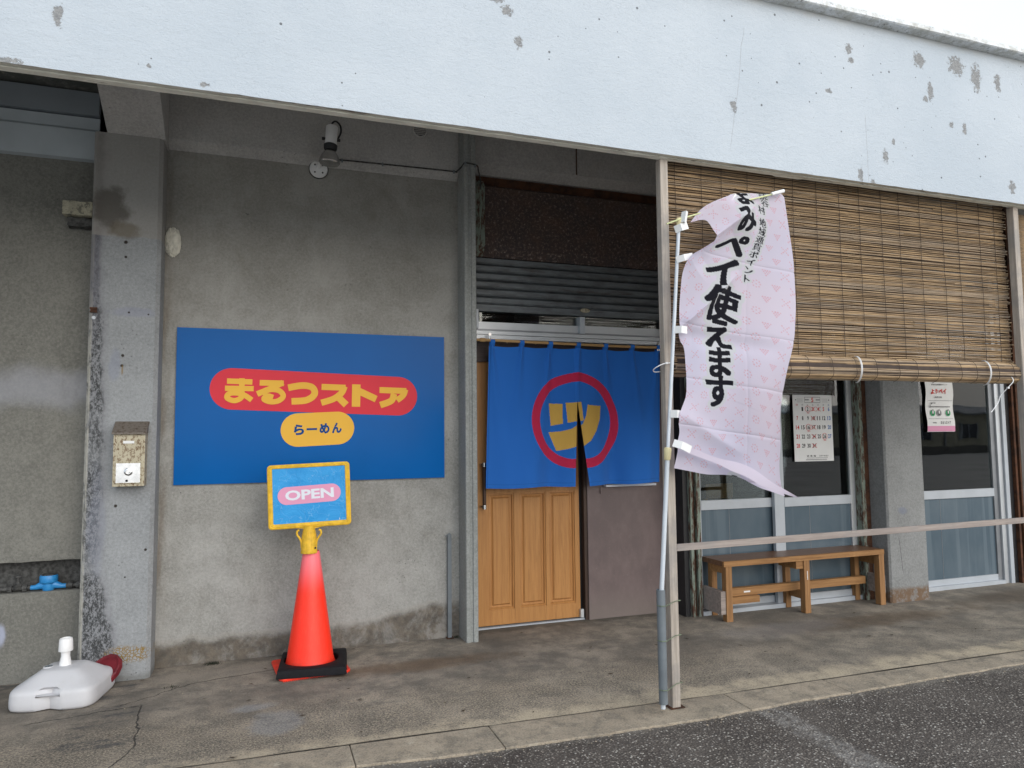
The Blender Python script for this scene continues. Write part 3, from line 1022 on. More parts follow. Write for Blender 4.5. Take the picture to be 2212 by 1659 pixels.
# fascia with a drip groove and a ragged lip below
bm = sheet(-6, 14, 3.012, 4.045, 400, 26, lambda x, y: 0)
for v in bm.verts:
    x, z = v.co.x, v.co.y
    zz = z+(.0035*mn.noise((x*11, 5, 0)) if z < 3.02 else 0)
    v.co = Vector((x, -1.84-.003*mn.noise((x*1.5, z*2, 9)), zz))
bmesh.ops.reverse_faces(bm, faces=bm.faces)
bpart('fascia', bm, 'fascia', smooth=True)
bpart('fascia_core', bx(-6, 14, -1.834, -1.815, 3.013, 4.04), 'lip')
bpart('groove', bx(-6, 14, -1.8145, -1.8085, 3.024, 4.04), 'rust')
bm = bmesh.new()
NX = 700
prev = None
for i in range(NX+1):
    x = -6+20*i/NX
    a = .0035*mn.noise((x*7, 1, 0))+.002*mn.noise((x*40, 1, 0))
    b = .003*mn.noise((x*9, 7, 0))
    if 3.42 < x < 3.62:
        a += .012
    cur = [bm.verts.new(p) for p in ((x, -1.806+b, 3.03), (x, -1.806+b, 3.008+a*.3), (x, -1.776+a, 3.004+b*.4), (x, -1.775+a, 3.03))]
    if prev:
        for k in range(3):
            bm.faces.new((prev[k], prev[k+1], cur[k+1], cur[k]))
    prev = cur
bpart('fascia_lip', bm, 'lip')
bpart('fascia_back', bx(-6, 14, -1.808, -1.776, 3.029, 4.04), 'lip')
bm = sheet(-6, 14, 0, 1, 600, 6, lambda x, y: 0)
bm.free()
bm = bmesh.new()
prev = None
for i in range(901):
    x = -6+20*i/900
    t = .009*mn.noise((x*14, 2, 0))+.006*mn.noise((x*45, 2, 0))
    q = .004*mn.noise((x*6, 8, 0))
    cur = [bm.verts.new(p) for p in ((x, -1.7, 4.046), (x, -1.905+q, 4.046+q), (x, -1.915+q, 4.052), (x, -1.91+q+t*.3, 4.085+t), (x, -1.86+t, 4.103+t), (x, -1.6, 4.105), (x, -1.6, 4.046))]
    if prev:
        for k in range(6):
            bm.faces.new((prev[k], prev[k+1], cur[k+1], cur[k]))
    prev = cur
bpart('coping', bm, 'coping')
# door bay: lintel, shutter box, slats
bpart('lintel', prism(bmesh.new(), [(.25, 3.5), (0.03, 3.5), (-.04, 3.56), (-.04, 3.9), (.25, 3.9)], 'X', 2.026, 3.80), 'lintel')
bm = bmesh.new()
for x in (2.92,):
    box(bm, x-.004, x+.004, -.046, -.039, 3.565, 3.88)
bpart('lintel_joint', bm, 'rust')
bm = prism(bmesh.new(), [(.25, 3.42), (.03, 3.42), (0, 3.40), (0, 2.915), (.04, 2.85), (.25, 2.85)], 'X', 2.145, 3.80)
sb = bpart('shutter_box', bm, 'rust_box')
sb['label'] = 'rusted dark brown shutter box above the door'
obj('end_plate', prism(bmesh.new(), [(.25, 3.5), (0.0, 3.44), (-.03, 3.39), (-.03, 2.93), (.03, 2.85), (.25, 2.85)], 'X', 2.026, 2.143), 'guide', sb)
bpart('shutter_box_cover', bx(2.026, 3.8, .06, .25, 3.42, 3.5), 'rust')
zs = [2.845, 2.785, 2.722, 2.659, 2.596, 2.533]
for i, z in enumerate(zs):
    h = .056
    y = .03
    s_ = prism(bmesh.new(), [(y+.06, z), (y+.012, z), (y, z-.005), (y, z-h+.018), (y+.006, z-h+.012), (y+.004, z-h+.008), (y+.022, z-h+.001), (y+.03, z-h-.006), (y+.06, z-h-.006)], 'X', 2.03, 3.80)
    bpart('slat', s_, 'slat')
bb = bpart('bottom_bar', prism(bmesh.new(), [(.1, 2.47), (.024, 2.47), (.02, 2.475), (.022, 2.443), (.016, 2.442), (.016, 2.424), (.1, 2.424)], 'X', 2.03, 3.80), 'slat')
bm = bmesh.new()
lathe(bm, [(.044, 0), (.044, .004), (.038, .008)], axisM((3.0, .019, 2.468), (0, -1, 0)) @ Matrix.Diagonal((1, .42, 1, 1)))
obj('pull_plate', bm, 'mailbox', bb)
# transom
tr = bpart('transom_window', bx(2.03, 3.80, -.01, .08, 2.205, 2.235), 'alum')
obj('frame', bx(2.03, 3.80, .0, .08, 2.241, 2.268), 'alum', tr)
obj('frame', bx(2.03, 3.80, .008, .08, 2.270, 2.283), 'alum_dark', tr)
obj('frame', bx(2.095, 2.955, .02, .06, 2.285, 2.34), 'alum', tr)
obj('frame', bx(2.99, 3.80, .02, .06, 2.285, 2.345), 'alum', tr)
obj('frame', bx(2.03, 2.092, -.012, .07, 2.285, 2.43), 'alum_white', tr, bevel=.003)
obj('frame', bx(2.94, 2.985, -.012, .07, 2.275, 2.41), 'alum_white', tr, bevel=.003)
obj('pane', bx(2.095, 2.94, .05, .056, 2.34, 2.5), 'glass', tr)
obj('pane', bx(2.985, 3.80, .045, .051, 2.345, 2.5), 'glass', tr)
bpart('header', bx(2.026, 3.83, .09, .2, 2.04, 2.204), 'header')
# front door leaf: stiles, rails, three raised panels per row
dr = bpart('door', bx(2.115, 2.965, .145, .165, .02, 2.1), 'door')
dr['label'] = 'golden brown panelled wooden door leaf behind the blue curtain'
stile = [(2.115, 2.2), (2.41, 2.455), (2.675, 2.705), (2.925, 2.965)]
for a, b in stile:
    obj('stile', bx(a, b, .12, .146, .022, 2.1), 'door', dr, bevel=.003)
for a, b in ((.022, .135), (1.02, 1.1), (1.93, 2.1)):
    for (p, q), (r_, s2) in zip(stile, stile[1:]):
        obj('rail', bx(q+.0005, r_-.0005, .121, .146, a, b), 'door', dr, bevel=.003)
for (p, q), (r_, s2) in zip(stile, stile[1:]):
    for a, b in ((.135, 1.02), (1.1, 1.93)):
        bm = bmesh.new()
        # moulding ring + raised field
        x0, x1, z0, z1 = q, r_, a, b
        lv = [(0, .128), (.012, .126), (.018, .14), (.03, .141), (.042, .1285), (.046, .1285)]
        rings = []
        for off, y in lv:
            rings.append([bm.verts.new(p_) for p_ in ((x0+off, y, z0+off), (x1-off, y, z0+off), (x1-off, y, z1-off), (x0+off, y, z1-off))])
        for A, Bq in zip(rings, rings[1:]):
            for k in range(4):
                bm.faces.new((A[k], A[(k+1) % 4], Bq[(k+1) % 4], Bq[k]))
        bm.faces.new(rings[-1])
        obj('panel', bm, 'door', dr)
bm = bmesh.new()
tube(bm, [(2.147, .05, 1.24), (2.147, .05, .93)], .014, 10)
obj('handle', bm, 'door_jamb', dr, smooth=True)
bm = bmesh.new()
for z in (1.245, .925):
    lathe(bm, [(.016, -.016), (.016, .016)], axisM((2.147, .05, z), (0, 0, 1)), 14)
    tube(bm, [(2.142, .05, z), (2.135, .12, z)], .01, 8)
obj('handle_mount', bm, 'silver', dr, smooth=True)
bpart('door_gap_shade', bx(2.967, 2.995, .15, .2, 0, 2.1), 'black_plastic')  # black strip standing in for the shade inside the open door gap
bpart('jamb', bx(2.995, 3.022, .09, .2, .0, 2.1), 'door_jamb', bevel=.002)
bpart('jamb', bx(2.026, 2.112, .12, .2, .0, 2.1), 'door_jamb')
bpart('sill', bx(2.03, 3.0, .105, .2, -.01, .012), 'alum_white')
bpart('door_guide', bx(2.955, 2.982, .095, .12, .02, .085), 'alum', bevel=.003)
bpart('board', bx(3.023, 3.80, .08, .2, .0, 2.1), 'maroon', label='plain brown painted board to the right of the door')
bpart('ledge', bx(3.17, 3.63, .035, .08, 1.045, 1.062), 'print_white', bevel=.002)
bpart('clip', bx(3.135, 3.15, .068, .08, .99, 1.04), 'maroon')
# shutter guide and shop windows
def guide(x, y, s=1, mats=('black_plastic', 'guide', 'rust')):
    g_ = bpart('shutter_guide', bx(x, x+.045, y-.0, y+.25, 0, 3.9), mats[0])  # black box stands in for the dark gap beside the rails
    obj('guide_rail', bx(x+.045, x+.07, y-.035, y+.2, 0, 3.9), mats[1], g_, bevel=.003)
    obj('guide_rail', bx(x+.07, x+.105, y-.0, y+.2, 0, 3.9), mats[2], g_)
    obj('guide_rail', bx(x+.105, x+.14, y-.035, y+.2, 0, 3.9), mats[1], g_, bevel=.003)
guide(3.775, -.13)
bpart('wall_end', bx(3.80, 3.92, .0, .3, 0, 3.9), 'maroon')
g2 = bpart('shutter_guide', bx(5.605, 5.655, -.2, .2, 0, 3.9), 'rust')
obj('guide_rail', bx(5.562, 5.603, -.205, .2, 0, 3.9), 'guide', g2, bevel=.003)
def window(x0, x1, xm, y=-.13, front_right=True, right_stiles=True):
    wdw = bpart('shop_window', bx(x0, x1, y+.0, y+.09, 2.42, 2.5), 'alum_white')
    wdw['label'] = 'aluminium shop window with a grey-blue film along its lower part'
    obj('sill', bx(x0, x1, y-.03, y+.1, 0, .035), 'alum_white', wdw, bevel=.003)
    leaves = [(x0, xm+.04, y+.045), (xm-.05, x1, y)] if xm else [(x0, x1, y)]
    for i, (a, b, yy) in enumerate(leaves):
        t = .055
        obj('frame', bx(a, a+(.1 if i else t), yy, yy+.035, .036, 2.42), 'alum_white', wdw, bevel=.003)
        obj('frame', bx(b-t, b, yy, yy+.035, .036, 2.42), 'alum_dark' if i == 0 or not xm else 'alum', wdw, bevel=.003)
        aa, bb_ = a+(.1 if i else t), b-t
        obj('frame', bx(aa, bb_, yy+.003, yy+.035, .036, .09), 'alum_white', wdw, bevel=.002)
        obj('frame', bx(aa, bb_, yy-.004, yy+.035, .835, .912), 'alum_white', wdw, bevel=.003)
        obj('film_panel', bx(aa, bb_, yy+.015, yy+.02, .091, .834), 'film', wdw)
        obj('pane', bx(aa, bb_, yy+.015, yy+.02, .913, 2.42), 'glass', wdw)
        for sx in (aa+(bb_-aa)*.38,):
            obj('film_seam', bx(sx, sx+.003, yy+.0135, yy+.0155, .091, .834), 'alum_dark', wdw)
    return wdw
window(3.92, 5.56, 4.73)
window(6.1, 7.33, None)
bpart('jamb', bx(7.332, 7.39, -.15, .1, 0, 3.9), 'alum')
bpart('jamb', bx(7.392, 7.44, -.17, .1, 0, 3.9), 'alum_white')
guide(7.445, -.17, mats=('black_plastic', 'rust', 'guide'))
window(7.6, 9.4, 8.5)
bpart('wall', bx(9.4, 14, -.1, .2, 0, 3.9), 'column_right')
bpart('upper_wall', bx(3.92, 9.4, -.1, .2, 2.501, 3.9), 'lintel')

# ================================================================== FITTINGS ON THE WALL
v_ = thing('wall_vent', 'small round louvred vent high on the grey lintel', 'vent', (1.63, -.05, 3.755))
MV = axisM((1.63, -.049, 3.755), (0, -1, 0))
bm = lathe(bmesh.new(), [(.055, 0), (.06, .004), (.057, .012), (.045, .012), (.043, .004)], MV, 32, cap=False)
obj('ring', bm, 'lintel', v_, smooth=True)
bm = lathe(bmesh.new(), [(.044, .001), (.044, .003)], MV, 32)
obj('backing', bm, 'pipe_dirty', v_)
for k in range(6):
    z = 3.755-.032+k*.0128
    hw = math.sqrt(max(.0001, .042**2-(z-3.755)**2))
    obj('louvre', bx(1.63-hw, 1.63+hw, -.062, -.053, z-.003, z+.003), 'lintel', v_)

lp = thing('spotlight', 'white and silver spotlight on a round plate high on the grey wall', 'spotlight', (.9, 0, 3.385))
MP = axisM((.9, -.0, 3.385), (0, -1, 0))
bm = lathe(bmesh.new(), [(.064, 0), (.064, .012), (.06, .02), (.058, .022), (.0, .024)], MP @ Matrix.Translation((0, 0, .0)), 32, cap=False)
obj('wall_plate', bm, 'cream_white' if 'cream_white' in MAT else 'white_plastic', lp, smooth=True)
bm = lathe(bmesh.new(), [(.068, .0), (.068, .012)], MP, 32)
obj('gasket', bm, 'black_plastic', lp)
for a in (45, 135, 225, 315):
    bm = lathe(bmesh.new(), [(.006, .02), (.006, .027)], MP @ Matrix.Translation((.038*math.cos(rad(a)), .038*math.sin(rad(a)), 0)), 8)
    obj('screw', bm, 'pipe_dirty', lp)
bm = tube(bmesh.new(), [(.9, -.02, 3.395), (.905, -.07, 3.41), (.925, -.15, 3.43), (.935, -.2, 3.45)], .011, 10)
obj('arm', bm, 'white_plastic', lp, smooth=True)
top, bot = Vector((.972, -.22, 3.625)), Vector((.955, -.22, 3.36))
ax = (bot-top).normalized()
MH = axisM(top, ax)
bm = lathe(bmesh.new(), [(.0, 0), (.036, 0), (.041, .006), (.041, .13), (.036, .145)], MH, 28, cap=False)
obj('lamp_socket', bm, 'white_plastic', lp, smooth=True)
bm = lathe(bmesh.new(), [(.041, .132), (.047, .138), (.045, .165), (.04, .172), (.03, .172)], MH, 28)
obj('collar', bm, 'black_plastic', lp, smooth=True)
bm = lathe(bmesh.new(), [(.03, .17), (.04, .185), (.06, .215), (.07, .245), (.072, .262), (.066, .27), (.0, .274)], MH, 32, cap=False)
obj('reflector_bulb', bm, 'silver', lp, smooth=True)
bm = tube(bmesh.new(), catmull([(.973, -.22, 3.62), (.975, -.22, 3.65), (1.0, -.21, 3.668), (1.03, -.2, 3.645), (1.035, -.2, 3.60), (1.02, -.2, 3.56), (1.012, -.2, 3.54)], 6), .0065, 8)
obj('cord', bm, 'black_plastic', lp, smooth=True)
bm = bmesh.new()
for sx in (-.05, .05):
    lathe(bm, [(.011, -.012), (.011, .012)], axisM((.966+sx, -.22, 3.53), (1, 0, 0)), 12)
obj('knob', bm, 'black_plastic', lp)

cb = thing('electric_cable', 'thin grey cable clipped along the lintel to the spotlight', 'cable', (1.3, -.02, 3.42))
pth = [(.93, -.02, 3.43), (.99, -.052, 3.452), (1.3, -.056, 3.46), (1.86, -.056, 3.468), (1.905, -.056, 3.468), (1.928, -.12, 3.48), (1.935, -.197, 3.487), (1.96, -.2, 3.488), (2.03, -.2, 3.478), (2.06, -.14, 3.46), (2.10, -.06, 3.42), (2.11, -.03, 3.36)]
obj('cable', tube(bmesh.new(), catmull(pth, 4), .0055, 6), 'pipe_dirty', cb, smooth=True)
for p in ((1.06, -.056, 3.455), (1.35, -.058, 3.461), (1.89, -.058, 3.468), (1.94, -.2, 3.487), (2.015, -.2, 3.48)):
    obj('clip', bx(p[0]-.006, p[0]+.006, p[1]-.008, p[1]+.004, p[2]-.016, p[2]+.008), 'pvc_grey', cb, bevel=.002)

fb = bmesh.new()
bmesh.ops.create_icosphere(fb, subdivisions=5, radius=1)
for v in fb.verts:
    d = 1+.12*mn.noise(v.co*3)+.22*(.5-abs(mn.noise(v.co*4)))+.2*(.4-abs(mn.noise(v.co*8)))
    v.co = Vector((-.04+v.co.x*.046*d, -.006+v.co.y*.035*d, 2.775+v.co.z*.088*d))
tag(obj('foam_patch', fb, 'foam', smooth=True), 'lumpy yellowish foam blob filling a hole beside the left pillar', 'foam')
bm = bx(-.66, -.495, -.13, -.006, 2.875, 2.962)
bmesh.ops.subdivide_edges(bm, edges=bm.edges, cuts=6, use_grid_fill=True)
for v in bm.verts:
    v.co += Vector((mn.noise(v.co*22), mn.noise(v.co*22+Vector((5, 0, 0))), mn.noise(v.co*22+Vector((0, 7, 0)))))*.006
tb = thing('bracket_stub', 'broken mossy concrete stub sticking out left of the pillar', 'concrete stub', (-.58, 0, 2.9))
obj('concrete_stub', bm, 'block', tb, smooth=True)
bm = bx(-.64, -.495, -.09, -.006, 2.815, 2.868)
bmesh.ops.subdivide_edges(bm, edges=bm.edges, cuts=5, use_grid_fill=True)
for v in bm.verts:
    v.co += Vector((mn.noise(v.co*25), 0, mn.noise(v.co*25+Vector((5, 0, 0)))))*.009
obj('broken_slab', bm, 'pipe_dirty', tb, smooth=True)
ip = bx(-.472, -.437, -.207, -.2, 2.25, 2.275)
hk = thing('iron_clip', 'small rusty iron clip screwed to the left edge of the pillar', 'clip', (-.455, -.2, 2.26))
obj('plate', ip, 'rust', hk)
obj('flange', bx(-.475, -.434, -.214, -.207, 2.268, 2.279), 'rust', hk)
obj('flange', bx(-.475, -.434, -.214, -.207, 2.246, 2.256), 'rust', hk)
bm = lathe(bmesh.new(), [(.012, 0), (.012, .006), (.008, .009)], axisM((-.453, -.2, 2.215), (0, -1, 0)), 14)
tag(obj('screw_cap', bm, 'alum_white'), 'small pale round cap just below the rusty clip on the pillar', 'cap')

# mailbox on the pillar
mb = thing('mailbox', 'rust speckled beige mailbox hung on the left pillar', 'mailbox', (-.225, -.2, 1.18))
bm = bx(-.308, -.135, -.3, -.202, 1.178, 1.5)
obj('body', bm, 'mailbox', mb, bevel=.004)
bm = prism(bmesh.new(), [(-.318, 1.492), (-.318, 1.502), (-.202, 1.574), (-.202, 1.562)], 'X', -.317, -.126)
obj('roof', bm, 'mailroof', mb, bevel=.002)
bm = prism(bmesh.new(), [(-.31, 1.5), (-.202, 1.5), (-.202, 1.562)], 'X', -.312, -.131)
obj('gable', bm, 'mailroof', mb)
dpl = obj('door_plate', bx(-.29, -.158, -.3045, -.3005, 1.2, 1.318), 'silver', mb, bevel=.001)
bm = bmesh.new()
for a in ((-.293, -.155, 1.318, 1.322), (-.293, -.155, 1.196, 1.2)):
    box(bm, a[0], a[1], -.307, -.3005, a[2], a[3])
for a in ((-.296, -.29), (-.158, -.152)):
    box(bm, a[0], a[1], -.307, -.3005, 1.196, 1.322)
obj('frame', bm, 'mailbox', mb)
bm = lathe(bmesh.new(), [(.024, 0), (.024, .006), (.018, .01), (.013, .01), (.012, .004), (.008, .004), (.007, .012), (0, .012)], axisM((-.222, -.3045, 1.266), (0, -1, 0)), 24, cap=False)
obj('dial', bm, 'silver', mb, smooth=True)
bm = lathe(bmesh.new(), [(.007, 0), (.007, .008)], axisM((-.23, -.3045, 1.212), (0, -1, 0)), 14)
obj('lock', bm, 'rubber', mb)
obj('worn_label', bx(-.255, -.195, -.3022, -.3005, 1.437, 1.453), 'paper', mb)

# water meter in the niche
wm = thing('water_meter', 'bright blue water meter in the slot at the foot of the left wall', 'water meter', (-.70, .03, .54))
bm = lathe(bmesh.new(), [(.0, .535), (.03, .535), (.036, .55), (.036, .575), (.048, .585), (.05, .59), (.05, .62), (.046, .628), (0, .628)], Matrix.Translation((-.695, .03, 0)), 28, cap=False)
obj('body', bm, 'meter', wm, smooth=True)
bm = tube(bmesh.new(), [(-.79, .03, .556), (-.765, .03, .556), (-.73, .03, .568), (-.66, .03, .568), (-.625, .03, .556), (-.60, .03, .556)], [.014, .015, .026, .026, .015, .014], 12)
obj('pipe_arm', bm, 'meter', wm, smooth=True)
bm = lathe(bmesh.new(), [(.04, .628), (.041, .634), (.0, .637)], Matrix.Translation((-.695, .03, 0)), 28, cap=False)
obj('lid', bm, 'pipe_dirty', wm, smooth=True)
pp = thing('water_pipe', 'grimy dark water pipe with valve running through the wall slot', 'pipe', (-1, .03, .55))
obj('pipe', tube(bmesh.new(), [(-2.2, .03, .556), (-.79, .03, .556)], .012, 10), 'pipe_dirty', pp, smooth=True)
obj('pipe', tube(bmesh.new(), [(-.60, .03, .556), (-.5, .03, .556)], .013, 10), 'pipe_dirty', pp, smooth=True)
for x in (-.82, -.9, -.575, -.53, -1.02):
    obj('coupling', lathe(bmesh.new(), [(.022, -.012), (.022, .012)], axisM((x, .03, .556), (1, 0, 0)), 8), 'pipe_dirty', pp)
bm = lathe(bmesh.new(), [(.02, .556), (.022, .58), (.012, .59), (.01, .62), (.02, .625), (.02, .633)], Matrix.Translation((-.86, .03, 0)), 12)
obj('valve', bm, 'pipe_dirty', pp, smooth=True)

# steel angle standing against the wall
ba = thing('steel_angle', 'thin grey steel angle standing upright against the wall by the pilaster', 'steel angle', (1.85, -.02, 0))
bm = prism(bmesh.new(), [(1.838, -.012), (1.838, -.036), (1.866, -.036), (1.866, -.032), (1.842, -.032), (1.842, -.012)], 'Z', .003, .745)
obj('bar', bm, 'pvc_grey', ba)
obj('foot_plate', bx(1.828, 1.878, -.05, -.006, 0.004, .009), 'rust', ba)
obj('bent_end', prism(bmesh.new(), [(1.842, .746), (1.866, .746), (1.85, .758), (1.82, .736), (1.822, .731)], 'Y', -.036, -.03), 'pvc_grey', ba)

# ================================================================== SHOP SIGN
SW, SZ0, SZ1 = 1.82, 1.161, 2.203
sg = thing('shop_sign', 'large glossy blue shop sign with red and yellow pill shapes on the grey wall', 'sign', (.91, 0, 1.161))
obj('panel', bx(0, SW, -.016, -.005, SZ0, SZ1), 'sign_blue', sg, bevel=.0015)
def plate(pts, y, thick=.001):
    bm = bmesh.new()
    prism(bm, pts, 'Y', y, y+thick)
    return bm
def pill(cx, cz, hw, hh, tilt=0):
    return rrect(cx, cz, hw, hh, hh-.0001, 16, tilt)
obj('red_pill', plate(pill(.911, 1.7775, .704, .1405, math.atan2(-.039, 1.131)), -.0172), 'sign_red', sg)
obj('yellow_pill', plate(pill(.9125, 1.5225, .249, .1155, math.atan2(.0135, .293)), -.0182), 'sign_yellow', sg)
STROKES = [
  ([(0.315, 1.849), (0.476, 1.845)], 0.0345), ([(0.303, 1.8), (0.485, 1.8)], 0.0335),
  ([(0.409, 1.869), (0.409, 1.79), (0.407, 1.74), (0.365, 1.717), (0.318, 1.735), (0.33, 1.764), (0.375, 1.769), (0.422, 1.757), (0.474, 1.722)], 0.0335),
  ([(0.523, 1.841), (0.68, 1.839)], 0.0365), ([(0.675, 1.845), (0.6, 1.805), (0.508, 1.763)], 0.0375),
  ([(0.539, 1.769), (0.59, 1.794), (0.65, 1.788), (0.678, 1.751), (0.646, 1.718), (0.595, 1.711), (0.552, 1.729), (0.577, 1.75), (0.612, 1.741)], 0.034),
  ([(0.71, 1.809), (0.806, 1.826), (0.872, 1.812), (0.886, 1.765), (0.833, 1.724), (0.733, 1.715)], 0.043),
  ([(0.934, 1.818), (1.1, 1.814)], 0.040), ([(1.093, 1.824), (1.072, 1.778), (1.018, 1.735), (0.933, 1.706)], 0.041), ([(1.03, 1.765), (1.105, 1.692)], 0.045),
  ([(1.175, 1.839), (1.173, 1.68)], 0.056), ([(1.19, 1.793), (1.316, 1.735)], 0.046),
  ([(1.34, 1.801), (1.535, 1.796)], 0.0405), ([(1.528, 1.808), (1.512, 1.765), (1.466, 1.727)], 0.040), ([(1.445, 1.775), (1.425, 1.724), (1.345, 1.692)], 0.044)]
CH = [3, 3, 1, 3, 2, 3]
i = 0
k = 0
for ci, cnt in enumerate(CH):
    bm = bmesh.new()
    for _ in range(cnt):
        pts, wd = STROKES[i]
        ribbon(bm, pts, wd*1.06, -.0185-.0006*(k % 3))
        i += 1
        k += 1
    obj('letter', bm, 'sign_yellow', sg)
bm = bmesh.new()
for chs, x_ in (('ら', .785), ('ー', .871), ('め', .957), ('ん', 1.041)):
    zc = 1.5235+(x_-.9)*.045
    text_xz(bm, chs, x_, zc, .068 if chs != 'ー' else .07, .074 if chs != 'ー' else .015, -.0190, .048, .03)
obj('lettering', bm, 'sign_navy', sg)

# ================================================================== CONE WITH SIGN BOARD
CX, CY = .852, -.345
cn = thing('traffic_cone', 'tall fluorescent red traffic cone standing in front of the blue sign', 'traffic cone', (CX, CY, 0), rad(5.5))
bm = prism(bmesh.new(), [(a, b) for a, b in rrect(0, 0, .215, .215, .035, 6)], 'Z', .002, .016)
# saw-toothed lower rim feet
obj('base', bm, 'cone', cn, local=True, bevel=.003)
bm = bmesh.new()
for sxy in range(34):
    t = -.19+.38*sxy/33
    box(bm, t-.003, t+.003, -.218, -.2145, .0, .009)
obj('rim_teeth', bm, 'cone', cn, local=True)['kind'] = 'stuff'
bm = lathe(bmesh.new(), [(.165, .014), (.158, .03), (.151, .045), (.144, .07), (.055, .71), (.050, .735)], None, 48, cap=False)
obj('body', bm, 'cone', cn, local=True, smooth=True)
cw = thing('cone_weight', 'square black rubber weight lying around the foot of the cone', 'weight', (.868, -.392, 0), rad(-6.8))
bm = bmesh.new()
N = 48
hw, th0, th1, rh = .205, .0165, .066, .172
def sq(a, r):
    c, s = math.cos(a), math.sin(a)
    m = max(abs(c), abs(s))
    return Vector((c/m*r, s/m*r))
rings = []
off = Matrix.Rotation(rad(6.8), 2) @ Vector((CX-.868, CY+.392))
for kind_, r_, z_ in (('c', rh, th0), ('s', hw, th0), ('s', hw+.002, th0+.01), ('s', hw-.004, th1-.006), ('s', hw-.012, th1), ('c', rh+.004, th1), ('c', rh-.004, th1-.005), ('c', rh, th0)):
    ring = []
    for j in range(N):
        a = 2*math.pi*(j+.5)/N-math.pi/4+math.pi/4
        a = 2*math.pi*j/N+math.pi/4
        p = sq(a, r_) if kind_ == 's' else Vector((math.cos(a)*r_, math.sin(a)*r_))+off*.6
        ring.append(bm.verts.new((p.x, p.y, z_)))
    rings.append(ring)
for A, Bq in zip(rings, rings[1:]):
    for j in range(N):
        bm.faces.new((A[j], A[(j+1) % N], Bq[(j+1) % N], Bq[j]))
obj('weight_block', bm, 'rubber', cw, local=True, smooth=True)
# board on top
bd = thing('open_sign', 'yellow framed OPEN board plugged onto the top of the cone', 'sign', (.836, -.37, .73), rad(-7))
MB = BASE[bd.name]
tilt = rad(2.2)
bm = bmesh.new()
out = rrect(0, .362, .257, .204, .024, 6, tilt)
inn = rrect(0, .366, .229, .178, .006, 6, tilt)
inn2 = rrect(0, .366, .226, .175, .006, 6, tilt)
lay = [(out, .012), (out, -.012), (rrect(0, .362, .252, .199, .022, 6, tilt), -.017), (rrect(0, .362, .247, .194, .02, 6, tilt), -.0175),
       (rrect(0, .362, .245, .192, .02, 6, tilt), -.0155), (rrect(0, .362, .243, .190, .018, 6, tilt), -.0155), (rrect(0, .362, .241, .188, .018, 6, tilt), -.0175), (inn, -.0165), (inn2, -.011)]
rg = [[bm.verts.new((p[0], y, p[1])) for p in pts] for pts, y in lay]
n_ = len(out)
for A, Bq in zip(rg, rg[1:]):
    for j in range(n_):
        bm.faces.new((A[j], A[(j+1) % n_], Bq[(j+1) % n_], Bq[j]))
bm.faces.new(rg[0][::-1])
bmesh.ops.recalc_face_normals(bm, faces=bm.faces)
obj('frame', bm, 'yellow_plastic', bd, local=True, smooth=True)
pf = obj('face_print', plate(inn2, -.0112, .003), 'print_blue', bd, local=True)
ca, sa = math.cos(tilt), math.sin(tilt)
obj('pink_pill', plate(rrect(0-.006*sa, .369, .196, .0565, .0564, 12, tilt+rad(1.2)), -.0122, .0008), 'print_pink', bd, local=True)
bm = bmesh.new()
text_xz(bm, 'OPEN', 0.001, .370, .302, .064, -.0132, .035, tilt+rad(1.2))
obj('lettering', bm, 'print_white', bd, local=True)
bm = bmesh.new()
text_xz(bm, '1', .19, .208, None, .012, -.0132, .03, tilt)
obj('printed_number', bm, 'print_white', bd, local=True)
bm = prism(bmesh.new(), [(-.2, .172), (-.03, .15), (.03, .15), (.2, .184)], 'Y', -.012, .012)
obj('lower_fin', bm, 'yellow_plastic', bd, local=True)
bm = lathe(bmesh.new(), [(.052, -.005), (.053, .0), (.05, .02), (.047, .1), (.036, .155), (.038, .17)], None, 28)
nk = obj('socket', bm, 'yellow_plastic', bd, local=True, smooth=True)
for s in (-1, 1):
    bm = tube(bmesh.new(), catmull([(s*.042, -.01, .045), (s*.05, -.012, .08), (s*.062, -.014, .1), (s*.074, -.014, .118), (s*.071, -.014, .138), (s*.06, -.014, .142)], 5), [.006]*26, 8) if False else tube(bmesh.new(), catmull([(s*.045, -.01, .03), (s*.048, -.014, .07), (s*.06, -.016, .095), (s*.074, -.016, .115), (s*.072, -.016, .137), (s*.06, -.016, .142)], 5), .0065, 8)
    obj('hook', bm, 'yellow_plastic', bd, local=True, smooth=True)
bm = bmesh.new()
for x_ in (-.012, .0, .018):
    tube(bm, [(x_, -.047, .02), (x_*.8, -.043, .13)], .002, 6)
obj('rib', bm, 'yellow_plastic', bd, local=True)
bm = lathe(bmesh.new(), [(.006, 0), (.006, .003)], axisM((.04, -.037, .03), (.7, -.8, 0)), 10)
obj('hole', bm, 'ink', bd, local=True)

